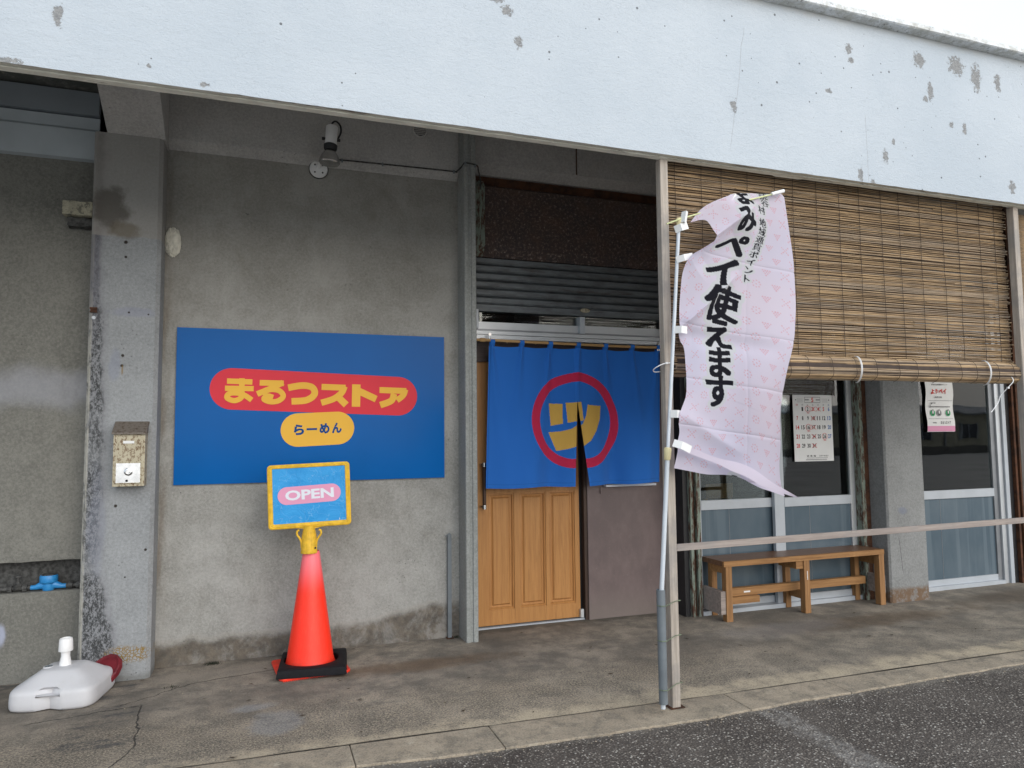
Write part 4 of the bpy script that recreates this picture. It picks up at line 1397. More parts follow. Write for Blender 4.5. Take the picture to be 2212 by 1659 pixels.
# ================================================================== PARASOL BASE
ub = thing('parasol_base', 'white water-filled plastic parasol base on the pavement by the left pillar', 'parasol base', (-.50, -.405, 0), rad(-9))
bm = bmesh.new()
N = 288
def supers(a, r, p):
    c, s = math.cos(a), math.sin(a)
    return Vector((math.copysign(abs(c)**(2/p), c)*r, math.copysign(abs(s)**(2/p), s)*r))
lv = [(.205, .0), (.222, .008), (.228, .02), (.229, .05), (.228, .07), (.2275, .078), (.227, .084), (.226, .092), (.222, .102), (.212, .112), (.195, .122), (.16, .146), (.125, .168), (.105, .18), (.09, .184), (.06, .186), (.0, .187)]
rings = []
for r_, z_ in lv:
    ring = []
    for j in range(N):
        a = 2*math.pi*j/N
        p = supers(a, r_*.955, 6.0 if z_ < .12 else 4.4)
        q = Vector((p.x, p.y, z_))
        if p.y < -r_*.5 and abs(q.x) < .056:
            if z_ <= .078:
                q.y += .03
            elif .086 < z_ < .113:
                q.y += .055
                q.z -= .008
        ring.append(bm.verts.new(q))
    rings.append(ring)
for A, Bq in zip(rings, rings[1:]):
    for j in range(N):
        bm.faces.new((A[j], A[(j+1) % N], Bq[(j+1) % N], Bq[j]))
bmesh.ops.remove_doubles(bm, verts=bm.verts, dist=.0004)
obj('tank', bm, 'base_plastic', ub, local=True, smooth=True)
obj('tube_holder', lathe(bmesh.new(), [(.032, .18), (.03, .2), (.023, .235), (.024, .27)], None, 24), 'white_plastic', ub, local=True, smooth=True)
bm = lathe(bmesh.new(), [(.023, .264), (.036, .264), (.037, .27), (.034, .325), (.031, .333), (.026, .335), (.024, .325), (.024, .29)], None, 24, cap=False)
obj('clamp_collar', bm, 'white_plastic', ub, local=True, smooth=True)
bm = lathe(bmesh.new(), [(.027, .18), (.027, .187), (.024, .191), (.02, .189), (.0, .189)], Matrix.Translation((-.078, -.02, -.002)), 22, cap=False)
obj('filler_cap', bm, 'base_plastic', ub, local=True, smooth=True)
bm = lathe(bmesh.new(), [(.02, .1), (.02, .102)], Matrix.Translation((-.078, -.02, .0875)), 20)
obj('cap_recess', bm, 'pvc_grey', ub, local=True)
bm = bmesh.new()
lathe(bm, [(.106, -.014), (.108, -.01), (.108, .012), (.1, .018), (.088, .01), (.0, .008)], axisM((-.325, -.272, .088), (-.5, -.6, .78)), 14, cap=False)
rdx = tag(obj('red_lid', bm, 'red_plastic', smooth=False), 'dull red faceted plastic lid leaning behind the white parasol base', 'lid')

# ================================================================== NOREN CURTAIN
nr = thing('noren_curtain', 'blue shop curtain with a red ring hung across the doorway', 'curtain', (2.9, -.05, 2.18))
cell = .003
x0n, x1n, zt, zb = 2.158, 3.643, 2.148, 1.068
W_ = int((x1n-x0n)/cell)+1
H_ = int((zt-zb)/cell)+1
jj, ii = np.meshgrid(np.arange(W_), np.arange(H_))
PX = x0n+jj*cell
PZ = zt-ii*cell
blue = np.array([.028, .16, .56])
colr = np.ones((H_, W_, 3))*blue
rr = np.hypot(PX-2.868, PZ-1.584)
ring = (rr < .373) & (rr > .303)
colr[ring] = (.56, .03, .085)
def inpoly(P, X, Z):
    r_ = np.zeros(X.shape, bool)
    n = len(P)
    for a in range(n):
        (xa, za), (xb, zb_) = P[a], P[(a+1) % n]
        cnd = ((za > Z) != (zb_ > Z)) & (X < (xb-xa)*(Z-za)/((zb_-za) if zb_ != za else 1e-9)+xa)
        r_ ^= cnd
    return r_
POLY = [[(2.647, 1.712), (2.758, 1.714), (2.762, 1.56), (2.668, 1.537)],
        [(2.781, 1.723), (2.905, 1.724), (2.9, 1.579), (2.797, 1.566)],
        [(2.957, 1.705), (3.085, 1.695), (3.062, 1.592), (3.01, 1.5), (2.94, 1.42), (2.86, 1.375), (2.715, 1.345), (2.68, 1.42), (2.647, 1.486), (2.75, 1.5), (2.83, 1.52), (2.89, 1.555), (2.93, 1.62)]]
seam = (np.abs(PX-2.868) < .016)
colr[seam & ~ring] *= 1.12
for lx in (x0n+.014, x1n-.014):
    colr[np.abs(PX-lx) < .0021] *= .75
colr[np.abs(PZ-zb-.03) < .0021] *= .75
for P in POLY:
    colr[inpoly(P, PX, PZ)] = (.66, .40, .09)
def noren_half(sel, side):
    P = np.stack([PX, np.zeros_like(PX), PZ], -1)[:, sel]
    t = (zt-P[..., 2])/(zt-zb)
    X = P[..., 0].copy()
    below = np.clip((1.742-P[..., 2])/(1.742-zb), 0, 1)
    if side < 0:
        P[..., 0] += -.022*below*np.clip((X-2.4)/.45, 0, 1)-.02*t*np.clip((2.6-X)/.4, 0, 1)
    else:
        P[..., 0] += .092*below*np.clip((3.55-X)/.65, 0, 1)-.018*t*np.clip((X-3.2)/.4, 0, 1)
    ph = X*2*math.pi
    P[..., 1] = -.06-.026*np.sin(ph*2.1+.6)*(.4+t)-.007*np.sin(ph*3.9+1.7+t*1.2)*(.5+.6*t)-.01*np.sin(ph*1.1+t*2)
    # pulled pleats below each loop
    for lx in (2.18, 2.42, 2.655, 2.895, 3.135, 3.375, 3.615):
        d = X-lx-(.12 if int(lx*10) % 2 else -.1)*t
        P[..., 1] += -.022*np.exp(-(d/(.014+.06*t))**2)*np.exp(-t*1.5)
    P[..., 2] += .004*np.sin(ph*2.05)*(t)-.010*(1-t)*np.abs(np.sin((X-2.18)/.239*math.pi))
    if side > 0:
        P[..., 2] += .006*(t)*np.clip((X-2.9)/.7, 0, 1)
        P[..., 1] += -.02*below*np.clip((3.1-X)/.25, 0, 1)
    return P
sl, sr = PX[0] <= 2.871, PX[0] >= 2.868
c1 = colr[:, sl]
grid_mesh('curtain_half', noren_half(sl, -1), c1, 'noren', nr)
grid_mesh('curtain_half', noren_half(sr, 1), colr[:, sr], 'noren', nr)
g = G('blue_loop_cotton', .85, .1)
g.color(g.mix(g.noise(40), (.024, .14, .48), (.03, .165, .56)))
MAT['loop'] = g.m
rodpts = [(2.0, -.07, 2.183), (2.09, -.07, 2.186), (2.3, -.07, 2.184), (2.6, -.07, 2.181), (2.9, -.07, 2.178), (3.2, -.07, 2.175), (3.45, -.07, 2.175), (3.65, -.07, 2.178)]
for lx in (2.182, 2.42, 2.658, 2.895, 3.135, 3.375, 3.615):
    bm = bmesh.new()
    hw = .018
    prof = [(-.052, 2.095), (-.058, 2.13), (-.082, 2.165), (-.086, 2.187), (-.072, 2.196), (-.057, 2.19), (-.05, 2.165), (-.046, 2.12)]
    A = [bm.verts.new((lx-hw, y, z)) for y, z in prof]
    Bq = [bm.verts.new((lx+hw, y, z)) for y, z in prof]
    for j in range(len(prof)-1):
        bm.faces.new((A[j], Bq[j], Bq[j+1], A[j+1]))
    obj('loop', bm, 'loop', nr)
rod = obj('bamboo_rod', tube(bmesh.new(), catmull(rodpts, 3), .011, 10), 'bamboo', nr, smooth=True)
for x_ in (2.3, 2.535, 2.775, 3.01, 3.22, 3.42):
    bm = lathe(bmesh.new(), [(.0112, -.006), (.0128, 0), (.0112, .006)], axisM((x_, -.07, 2.1815-(x_-2.3)*.006), (1, 0, 0)), 12)
    obj('node_ring', bm, 'bamboo', rod, smooth=True)
bk = thing('curtain_bracket', 'black iron bracket holding the bamboo rod beside the pilaster', 'bracket', (2.06, 0, 2.15))
bm = bmesh.new()
tube(bm, [(2.035, .0, 2.2), (2.045, -.06, 2.19), (2.06, -.075, 2.16), (2.04, -.01, 2.05)], .007, 8)
box(bm, 2.027, 2.035, -.02, .02, 2.02, 2.22)
obj('arm', bm, 'dark_iron', bk)
bm = lathe(bmesh.new(), [(.015, -.02), (.015, .02)], axisM((2.105, -.07, 2.186), (1, 0, 0)), 12)
obj('rod_cup', bm, 'bamboo', bk)
bm = tube(bmesh.new(), [(2.16, -.07, 2.19), (2.16, -.068, 2.222)], .006, 8)
lathe(bm, [(.004, -.004), (.012, -.004), (.012, .004), (.004, .004)], axisM((2.162, -.07, 2.23), (0, -1, 0)), 14)
tag(obj('eye_bolt', bm, 'silver'), 'small shiny eye bolt on the left end of the bamboo rod', 'eye bolt')
bm = tube(bmesh.new(), [(3.6, -.07, 2.185), (3.625, -.06, 2.225)], .006, 8)
box(bm, 3.6, 3.66, -.08, -.06, 2.15, 2.162)
tag(obj('rod_clip', bm, 'silver'), 'small metal clip on the right end of the bamboo rod', 'clip')

# ================================================================== TIMBER POSTS AND RAIL
pr = thing('timber_post_frame', 'weathered timber posts with a low rail at the kerb', 'railing', (2.65, -1.77, 0))
def post(x, lean):
    bm = bx(x, x+.05, -1.79, -1.74, .004, 3.008)
    bmesh.ops.subdivide_edges(bm, edges=[e for e in bm.edges if abs((e.verts[0].co-e.verts[1].co).z) > .1], cuts=12, use_grid_fill=True)
    for v in bm.verts:
        v.co.x += lean*v.co.z+.002*mn.noise((x, 0, v.co.z*1.4))
    return bm
obj('post', post(2.614, .0025), 'post', pr, bevel=.004)
obj('post', post(5.405, .004), 'post', pr, bevel=.004)
obj('rail', prism(bmesh.new(), [(2.668, .824), (5.42, .846), (5.42, .882), (2.668, .861)], 'Y', -1.786, -1.766), 'rail', pr, bevel=.002)
obj('foot_plate', bx(2.60, 2.685, -1.8, -1.72, .0025, .006), 'rust', pr)
zt_ = thing('cable_tie', 'white cable tie looped round the timber post beside the blue curtain', 'cable tie', (2.62, -1.77, 1.85))
obj('loop', tube(bmesh.new(), catmull([(2.69, -1.73, 1.85), (2.67, -1.797, 1.852), (2.61, -1.80, 1.845), (2.575, -1.79, 1.83), (2.565, -1.76, 1.815), (2.59, -1.73, 1.805), (2.65, -1.725, 1.81)], 5), .003, 6), 'white_plastic', zt_, smooth=True)
obj('catch', bx(2.615, 2.627, -1.808, -1.798, 1.843, 1.853), 'white_plastic', zt_)

# ================================================================== REED BLIND
def reed_bm(x0, x1, z, y, r, seed, nseg=14):
    rnd = random.Random(seed)
    pts, rr_ = [], []
    ph, amp = rnd.uniform(0, 99), rnd.uniform(.004, .0085)
    for k in range(nseg+1):
        x = x0+(x1-x0)*k/nseg
        pts.append((x, y+.002*mn.noise((x*2, ph, 3)), z+amp*mn.noise((x*1.7, ph, 0))+.0012*mn.noise((x*7, ph, 0))))
        rr_.append(r*(1+.15*mn.noise((x*3, ph, 9))))
    return tube(bmesh.new(), pts, rr_, 5)
bl = thing('reed_blind', 'brown reed blind with rolled lower edge hung between the timber posts', 'blind', (4.05, -1.71, 1.85))
z = 3.052
k = 0
rnd = random.Random(3)
while z > 1.93:
    r_ = rnd.uniform(.0025, .0043)
    cut = rnd.random()
    a, b = 2.675+rnd.uniform(0, .03), 5.432+rnd.uniform(-.015, .025)
    if cut < .3:
        m_ = rnd.uniform(3.1, 5.1)
        obj('reed', reed_bm(a, m_, z, -1.7, r_, k), 'reed', bl)
        obj('reed', reed_bm(m_-rnd.uniform(.0, .25), b, z+rnd.uniform(-.002, .002), -1.706, r_*.92, k+999), 'reed', bl)
    else:
        obj('reed', reed_bm(a, b, z, -1.7, r_, k), 'reed', bl)
    z -= rnd.choice([.0072, .0085, .0095, .0108, .0128])
    k += 1
bm = bmesh.new()
z = 3.05
kk = 0
while z > 1.9:
    t_ = reed_bm(2.68, 5.42, z, -1.690, rnd.uniform(.003, .004), 20000+kk)
    tm_ = bpy.data.meshes.new('tmp')
    t_.to_mesh(tm_)
    t_.free()
    bm.from_mesh(tm_)
    bpy.data.meshes.remove(tm_)
    z -= .0088
    kk += 1
obj('gap_shade_reeds', bm, 'reed_gap_shade', bl)['kind'] = 'stuff'  # added dark layer, keeps the gaps between the front reeds dark
NR = 34
for k in range(NR):
    a = 2*math.pi*k/NR
    zc, yc = 1.852+rnd.uniform(-.004, .004), -1.715
    R_ = .064+rnd.uniform(-.004, .004)
    o_ = obj('reed', reed_bm(2.69+rnd.uniform(-.02, .02), 5.47+rnd.uniform(-.03, .03), zc+R_*math.sin(a), yc+R_*math.cos(a)*.9, rnd.uniform(.0042, .0078), k+5000), 'reed', bl)
obj('roll_core', tube(bmesh.new(), [(2.71, -1.715, 1.852), (5.44, -1.715, 1.852)], .062, 16), 'twine', bl, smooth=True)
x = 2.76
while x < 5.42:
    xx = x+rnd.uniform(-.02, .02)
    bm = tube(bmesh.new(), [(xx+.006*mn.noise((zq*4, xx, 0)), -1.7115, zq) for zq in np.linspace(3.05, 1.915, 26)], .0016, 5)
    for q in range(14):
        a0, a1 = rad(100-q*15), rad(100-(q+1)*15)
        tube(bm, [(xx+.01*math.sin(q), -1.715-.0775*math.cos(a0-math.pi/2) if False else -1.715+.075*math.cos(a0+math.pi*.5)*1, 1.852+.0775*math.sin(a0+0)), (xx+.01*math.sin(q+1), -1.715+.075*math.cos(a1+math.pi*.5), 1.852+.0775*math.sin(a1))], .0016, 4) if False else None
    arc = [(xx+.012+.006*math.sin(q*.8), -1.715-.074*math.cos(rad(-80+q*12)), 1.852+.0785*math.sin(rad(80-q*12))) for q in range(14)]
    tube(bm, arc, .0016, 5)
    obj('twine', bm, 'twine', bl)
    x += .172
for x_ in (4.03, 5.13):
    for dx in (0, .008):
        arc = [(x_+dx-.03*math.cos(rad(90-q*15)), -1.717-.08*math.cos(rad(-90+q*15)), 1.852+.083*math.sin(rad(90-q*15))) for q in range(13)]
        obj('tie_cord', tube(bmesh.new(), arc, .0025, 6), 'white_plastic', bl, smooth=True)
ct = thing('hanging_cable_tie', 'long white cable tie dangling under the right end of the blind roll', 'cable tie', (5.25, -1.72, 1.75))
obj('strap', tube(bmesh.new(), catmull([(5.33, -1.75, 1.85), (5.33, -1.78, 1.8), (5.3, -1.77, 1.76), (5.27, -1.73, 1.7), (5.24, -1.73, 1.65), (5.17, -1.73, 1.585)], 5), .003, 6), 'white_plastic', ct, smooth=True)
obj('catch', bx(5.285, 5.297, -1.775, -1.762, 1.745, 1.757), 'white_plastic', ct)
bl2 = thing('reed_blind', 'second reed blind, just a sliver right of the far timber post', 'blind', (5.8, -1.71, 2))
bm = bmesh.new()
z = 2.99
while z > 1.9:
    tube(bm, [(5.51, -1.7, z), (6.2, -1.7, z+rnd.uniform(-.003, .003)), (6.9, -1.7, z)], rnd.uniform(.0034, .005), 5)
    z -= .0095
o_ = obj('reed', bm, 'reed', bl2)
o_['kind'] = 'stuff'

# ================================================================== NOBORI FLAG
fl = thing('banner_flag', 'pale pink vertical banner with bold black lettering on a white pole', 'banner', (2.53, -1.83, 0))
obj('pole', tube(bmesh.new(), [(2.528, -1.835, .03), (2.535, -1.835, .62), (2.585, -1.852, 1.37)], .0125, 14), 'pole', fl, smooth=True)
obj('upper_pole', tube(bmesh.new(), [(2.585, -1.852, 1.37), (2.682, -1.87, 2.615)], .0098, 14), 'pole', fl, smooth=True)
d_ = (.078, -.014, 1)
obj('joint_sleeve', lathe(bmesh.new(), [(.0145, -.035), (.018, -.03), (.021, .02), (.019, .03), (.012, .033)], axisM((2.583, -1.852, 1.355), d_), 18), 'cream_plastic', fl, smooth=True)
obj('top_cap', lathe(bmesh.new(), [(.015, -.02), (.0155, 0), (.0175, .004), (.0175, .022), (.013, .028)], axisM((2.683, -1.87, 2.618), d_), 18), 'cream_plastic', fl, smooth=True)
obj('crossbar', tube(bmesh.new(), [(2.598, -1.88, 2.603), (2.686, -1.885, 2.638), (3.0, -1.905, 2.745), (3.35, -1.925, 2.848)], .0045, 8), 'fibre_rod', fl, smooth=True)
obj('crossbar_tip', tube(bmesh.new(), [(3.27, -1.922, 2.826), (3.352, -1.927, 2.852)], .0105, 10), 'white_plastic', fl, smooth=True)
# cloth: Coons patch between its four edges
LE = [(2.746, 2.624), (2.834, 2.64), (2.874, 2.578), (2.869, 2.511), (2.783, 2.465), (2.71, 2.42), (2.681, 2.333), (2.674, 2.212), (2.669, 2.04), (2.678, 1.969), (2.697, 1.926), (2.697, 1.83), (2.694, 1.751), (2.68, 1.661), (2.634, 1.573), (2.626, 1.518), (2.63, 1.468), (2.62, 1.411), (2.622, 1.369), (2.602, 1.278)]
RE = [(3.381, 2.829), (3.395, 2.703), (3.419, 2.506), (3.42, 2.382), (3.402, 2.209), (3.377, 2.094), (3.345, 1.969), (3.3, 1.844), (3.276, 1.748), (3.262, 1.64), (3.267, 1.534), (3.275, 1.508), (3.296, 1.392), (3.303, 1.277), (3.318, 1.185), (3.345, 1.10)]
TE = [(2.746, 2.624), (2.803, 2.695), (2.865, 2.738), (2.949, 2.776), (3.016, 2.802), (3.121, 2.821), (3.207, 2.83), (3.29, 2.838), (3.355, 2.846), (3.381, 2.829)]
BE = [(2.602, 1.278), (2.707, 1.258), (2.824, 1.238), (2.985, 1.226), (3.131, 1.163), (3.25, 1.13), (3.345, 1.10)]
def param(P, n):
    C = np.array([(v.x, v.z) for v in catmull([(p[0], 0, p[1]) for p in P], 8)])
    s = np.r_[0, np.cumsum(np.hypot(*np.diff(C, axis=0).T))]
    t = np.linspace(0, s[-1], n)
    return np.stack([np.interp(t, s, C[:, 0]), np.interp(t, s, C[:, 1])], -1)
FW, FH, fc = .6, 1.66, .0028
NU, NV = int(FW/fc)+1, int(FH/fc)+1
# left edge: by height rather than by length so the deep scallop does not stretch the print
l_, r_, t_, b_ = param(LE, NV), param(RE, NV), param(TE, NU), param(BE, NU)
u = np.linspace(0, 1, NU)[None, :, None]
v = np.linspace(0, 1, NV)[:, None, None]
S = (1-u)*l_[:, None]+u*r_[:, None]+(1-v)*t_[None]+v*b_[None]-((1-u)*(1-v)*l_[0]+u*(1-v)*r_[0]+(1-u)*v*l_[-1]+u*v*r_[-1])
X, Z = S[..., 0], S[..., 1]
U, V = u[..., 0]+0*v[..., 0], v[..., 0]+0*u[..., 0]
def ridge(x0, z0, x1, z1, wd, amp, sharp=1.):
    L = math.hypot(x1-x0, z1-z0)
    ux, uz = (x1-x0)/L, (z1-z0)/L
    t = (X-x0)*ux+(Z-z0)*uz
    d = -(X-x0)*uz+(Z-z0)*ux
    env = np.clip(t/L*4+.6, 0, 1)*np.clip((1.15-t/L)*3, 0, 1)
    return amp*env*np.exp(-(np.abs(d)/wd)**sharp)
Yd = -1.885-.06*np.sin(math.pi*np.clip(V*1.02, 0, 1))*U-.015*np.sin(U*5+V*5)-.024*np.sin(V*9.5+U*2.2)
Yd += .012*np.sin(U*11+V*4)*(.4+V)
Yd += ridge(2.70, 2.42, 3.12, 2.72, .035, -.045, 1.2)
Yd += ridge(2.68, 2.05, 3.02, 2.33, .03, -.035, 1.2)
Yd += ridge(2.80, 2.40, 3.05, 2.62, .09, .03, 2)
Yd += ridge(2.70, 2.00, 3.2, 1.93, .05, .02, 2)
Yd += ridge(2.64, 1.56, 3.0, 1.36, .05, -.02, 1.5)
# flat-fold creases
for zz, amp in ((2.44, .004), (2.02, .004), (1.72, .004), (1.46, .004), (1.2, .004)):
    Yd += amp*np.exp(-np.abs(Z-zz-(X-3)*-.14)/.006)
Yd += .003*np.exp(-np.abs(U-.62)/.012)
Pn = np.stack([X, Yd, Z], -1)
# print
vcoord = V*FH
ucoord = U*FW
base_c = np.zeros((NV, NU, 3))
n1 = .5+.5*np.sin(U*3+V*7)*np.cos(V*11-U*2)
base_c[:] = np.array([.68, .65, .79])
base_c += (n1*.5)[..., None]*(np.array([.78, .66, .72])-np.array([.68, .65, .79]))
txt = np.zeros((NV, NU), bool)
big = [('よ', .305, .045, .15, -.1, .95), ('み', .272, .195, .16, -.08, 1), ('ペ', .24, .365, .19, .12, 1.05), ('イ', .228, .535, .19, .15, 1.05), ('使', .235, .715, .2, .1, 1), ('え', .228, .885, .185, .08, 1), ('ま', .215, 1.045, .185, .03, 1), ('す', .205, 1.205, .19, .0, 1)]
for ch, cu, cv, sz, rot, sx in big:
    raster_text(txt, ch, cu, cv, sz, fc, rot, sx)
txt = dilate_sq(txt, 2)
txt = txt | np.roll(txt, 1, 1)
small = np.zeros((NV, NU), bool)
vv = .02
for ch in '読谷村 地域通貨ポイント':
    if ch == ' ':
        vv += .022
        continue
    cu = .405 + (.035 if vv < .1 else .0)-(vv-.2)*.1
    raster_text(small, ch, cu, vv, .052, fc, .05)
    vv += .0505
small = small | np.roll(small, 1, 1)
halo = dilate(txt, 7)
halo |= dilate(small, 4.2)
# dot motifs
dots = np.zeros((NV, NU), bool)
pu, pv_ = .088, .088
kq = 0
rowi = 0
vy = .03
while vy < FH:
    ux_ = .02+(.044 if rowi % 2 else 0)
    ci = rowi
    while ux_ < FW+.03:
        ty = (ci+rowi*2) % 3
        pts = []
        if ty == 0:
            pts = [(a*s1, a*s2) for a in (.009, .018) for s1 in (-1, 1) for s2 in (-1, 1)]+[(0, 0)]
        elif ty == 1:
            pts = [(.018*math.cos(rad(a)), .018*math.sin(rad(a))) for a in range(0, 360, 45)]+[(0, 0)]
        else:
            for row_, cnt in enumerate((4, 3, 2, 1)):
                for q in range(cnt):
                    pts.append(((q-(cnt-1)/2)*.0115, -.012+row_*.009))
        for a, b in pts:
            m_ = (np.abs((np.arange(NU)*fc-(ux_+a)))[None, :]+np.abs((np.arange(NV)*fc-(vy+b)))[:, None])
            i0, i1 = max(0, int((vy+b)/fc)-3), int((vy+b)/fc)+4
            sub = m_[i0:i1] < .0046
            dots[i0:i1] |= sub
        ux_ += pu
        ci += 1
    vy += .075
    rowi += 1
colf = base_c
colf[dots] = np.array([.70, .42, .50])
colf[halo] = np.array([.66, .67, .70])
colf[txt | small] = np.array([.012, .012, .018])
grid_mesh('cloth', Pn, colf, 'flag', fl)
# folded-over hem band across the lower edge
h1 = param([(2.557, 1.397), (2.657, 1.357), (2.826, 1.301), (2.93, 1.255), (3.008, 1.226), (3.129, 1.164), (3.33, 1.10)], 240)
h0 = param([(2.573, 1.423), (2.669, 1.388), (2.827, 1.331), (2.964, 1.301), (3.06, 1.262), (3.17, 1.19), (3.335, 1.104)], 240)
tt = np.linspace(0, 1, 14)[:, None, None]
Hm = (1-tt)*h0[None]+tt*h1[None]
Yh = -1.955+.03*np.linspace(0, 1, 240)[None, :]*0+.012*np.sin(np.linspace(0, 5, 240))[None, :]+.008*(tt[..., 0])
Hp = np.stack([Hm[..., 0], Yh+0*Hm[..., 0], Hm[..., 1]], -1)
hc = np.ones((14, 240, 3))*np.array([.76, .70, .80])
hc[:, :26] = (.78, .8, .88)
grid_mesh('folded_hem', Hp, hc, 'flag', fl)
def tab(cx, cz, w_, h_, rot, y):
    w_, h_ = w_*.85, h_*.8
    bm = bmesh.new()
    c, s = math.cos(rot), math.sin(rot)
    for dy in (0,):
        vs = []
        for a, b, yy in ((-w_/2, -h_/2, .028), (-w_/6, -h_/2, -.004), (w_/4, -h_/2, 0), (w_/2, -h_/2, .004), (w_/2, h_/2, .004), (w_/4, h_/2, 0), (-w_/6, h_/2, -.004), (-w_/2, h_/2, .028)):
            vs.append(bm.verts.new((cx+a*c-b*s, y+yy, cz+a*s+b*c)))
        bm.faces.new((vs[0], vs[1], vs[6], vs[7]))
        bm.faces.new((vs[1], vs[2], vs[5], vs[6]))
        bm.faces.new((vs[2], vs[3], vs[4], vs[5]))
    return obj('tab', bm, 'paper', fl)
tab(2.69, 2.592, .085, .05, rad(20), -1.895)
tab(2.70, 2.645, .03, .08, rad(-12), -1.91)
tab(2.70, 2.42, .11, .045, rad(14), -1.905)
tab(2.668, 2.022, .072, .05, rad(-3), -1.90)
tab(2.632, 1.565, .08, .052, rad(-5), -1.895)
tab(2.60, 1.395, .115, .05, rad(-22), -1.985)
tab(3.0, 2.765, .035, .095, rad(-28), -1.925)
ph_ = thing('pole_holder', 'grey plastic pipe wired to the timber post as a flagpole holder', 'pipe', (2.53, -1.83, .05))
obj('pipe', lathe(bmesh.new(), [(.021, 0), (.023, 0), (.0235, .585), (.0225, .586), (.021, .58)], Matrix.Translation((2.5305, -1.835, .055)), 20), 'pvc_grey', ph_, smooth=True)
for z_ in (.56, .38, .13):
    lo = [(2.505, -1.835, z_), (2.515, -1.862, z_+.001), (2.54, -1.865, z_), (2.6, -1.82, z_), (2.64, -1.797, z_+.003), (2.674, -1.795, z_+.004), (2.676, -1.735, z_)]
    obj('wire_tie', tube(bmesh.new(), lo, .0022, 5), 'tie_green', ph_)

# ================================================================== BENCH
bn = thing('wooden_bench', 'homemade wooden bench standing under the shop window', 'bench', (4.75, -.25, 0))
def part_box(name, a, mat, bev=.003): return obj(name, bx(*a), mat, bn, bevel=bev)
part_box('seat_edge', (3.955, 5.575, -.402, -.378, .425, .466), 'bench')
part_box('seat', (3.955, 5.575, -.3775, -.11, .428, .4665), 'bench_top')
for x_ in (3.955, 4.71, 5.5):
    part_box('leg', (x_+.02, x_+.075, -.395, -.34, .002, .424), 'bench_leg')
for x_ in (4.0, 4.73, 5.475):
    part_box('leg', (x_, x_+.05, -.17, -.12, .002, .424), 'bench_leg')
part_box('crossbeam', (3.972, 3.998, -.339, -.171, .37, .424), 'bench')
part_box('crossbeam', (4.66, 4.728, -.385, -.171, .36, .424), 'bench')
part_box('crossbeam', (5.56, 5.585, -.38, -.14, .33, .424), 'bench')
part_box('stretcher', (4.12, 5.49, -.27, -.225, .163, .225), 'bench')
part_box('lower_stretcher', (4.032, 4.36, -.3, -.255, .108, .161), 'bench')
part_box('side_block', (3.93, 3.974, -.385, -.12, .06, .235), 'rail')
part_box('side_block', (5.577, 5.605, -.37, -.16, .09, .24), 'rail')
part_box('block', (4.765, 4.82, -.3, -.16, .1, .17), 'bench')
part_box('sticker', (4.757, 4.763, -.3975, -.3955, .27, .34), 'paper', 0)
part_box('sticker', (4.23, 4.29, -.2725, -.2705, .185, .197), 'paper', 0)

# ================================================================== CALENDAR AND POSTER
cl = thing('calendar', 'paper wall calendar with red crosses and circles on the shop window', 'calendar', (5.12, -.14, 1.22))
x0, x1, z0, z1, yC = 4.905, 5.33, 1.216, 1.796, -.1345
obj('sheet', bx(x0, x1, yC, yC+.002, z0, z1), 'paper', cl)
W_c, H_c = x1-x0, z1-z0
black, red, bluep, grey = bmesh.new(), bmesh.new(), bmesh.new(), bmesh.new()
yT = yC-.0006
text_xz(red, '5', x0+W_c*.5, z0+H_c*.925, None, .04, yT, .03)
for s in (-1, 1):
    for r3 in range(5):
        for q in range(7):
            cxx = x0+W_c*(.5+s*.32)+(q-3)*.009
            box(grey, cxx-.002, cxx+.002, yT-.0004, yT, z0+H_c*(.94-.013*r3), z0+H_c*(.94-.013*r3)+.003)
    lathe(black, [(.005, 0), (.005, .0006)], axisM((x0+W_c*(.5+s*.425), yT, z0+H_c*.925), (0, -1, 0)), 10)
    box(grey, x0+W_c*(.5+s*.14)-.022, x0+W_c*(.5+s*.14)+.022, yT-.0004, yT, z0+H_c*.918, z0+H_c*.936)
fr_ = bmesh.new()
for a in ((x0+W_c*.3, x0+W_c*.7, z0+H_c*.965, z0+H_c*.97), (x0+W_c*.3, x0+W_c*.7, z0+H_c*.882, z0+H_c*.887)):
    box(fr_, a[0], a[1], yT-.0004, yT, a[2], a[3])
for a in (x0+W_c*.3, x0+W_c*.697):
    box(fr_, a, a+.002, yT-.0004, yT, z0+H_c*.884, z0+H_c*.968)
for i_, ch in enumerate('日月火水木金土'):
    tgt = red if i_ == 0 else (bluep if i_ == 6 else grey)
    text_xz(tgt, ch, x0+W_c*(.1+i_*.136), z0+H_c*.85, .018, .016, yT, .02)
reds = {7, 14, 21, 28, 3, 4, 5}
blues = {6, 13, 20, 27}
for d in range(1, 32):
    col_, row_ = d % 7, d//7
    cxx, czz = x0+W_c*(.1+col_*.136), z0+H_c*(.787-row_*.138)
    tgt = red if d in reds else (bluep if d in blues else black)
    text_xz(tgt, str(d), cxx, czz, .036 if d > 9 else .017, .036, yT, .028)
for nm, b_m, mt in (('black_print', black, 'ink'), ('red_print', red, 'ink_red'), ('blue_print', bluep, 'ink_blue')):
    obj(nm, b_m, mt, cl)['kind'] = 'stuff'
pen = bmesh.new()
for d in (3, 4, 10, 17, 24, 31):
    cxx, czz = x0+W_c*(.1+(d % 7)*.136), z0+H_c*(.787-(d//7)*.138)
    ribbon(pen, [(cxx-.026, czz+.02), (cxx+.026, czz-.02)], .004, yT-.0007, False)
    ribbon(pen, [(cxx-.026, czz-.02), (cxx+.026, czz+.02)], .004, yT-.0009, False)
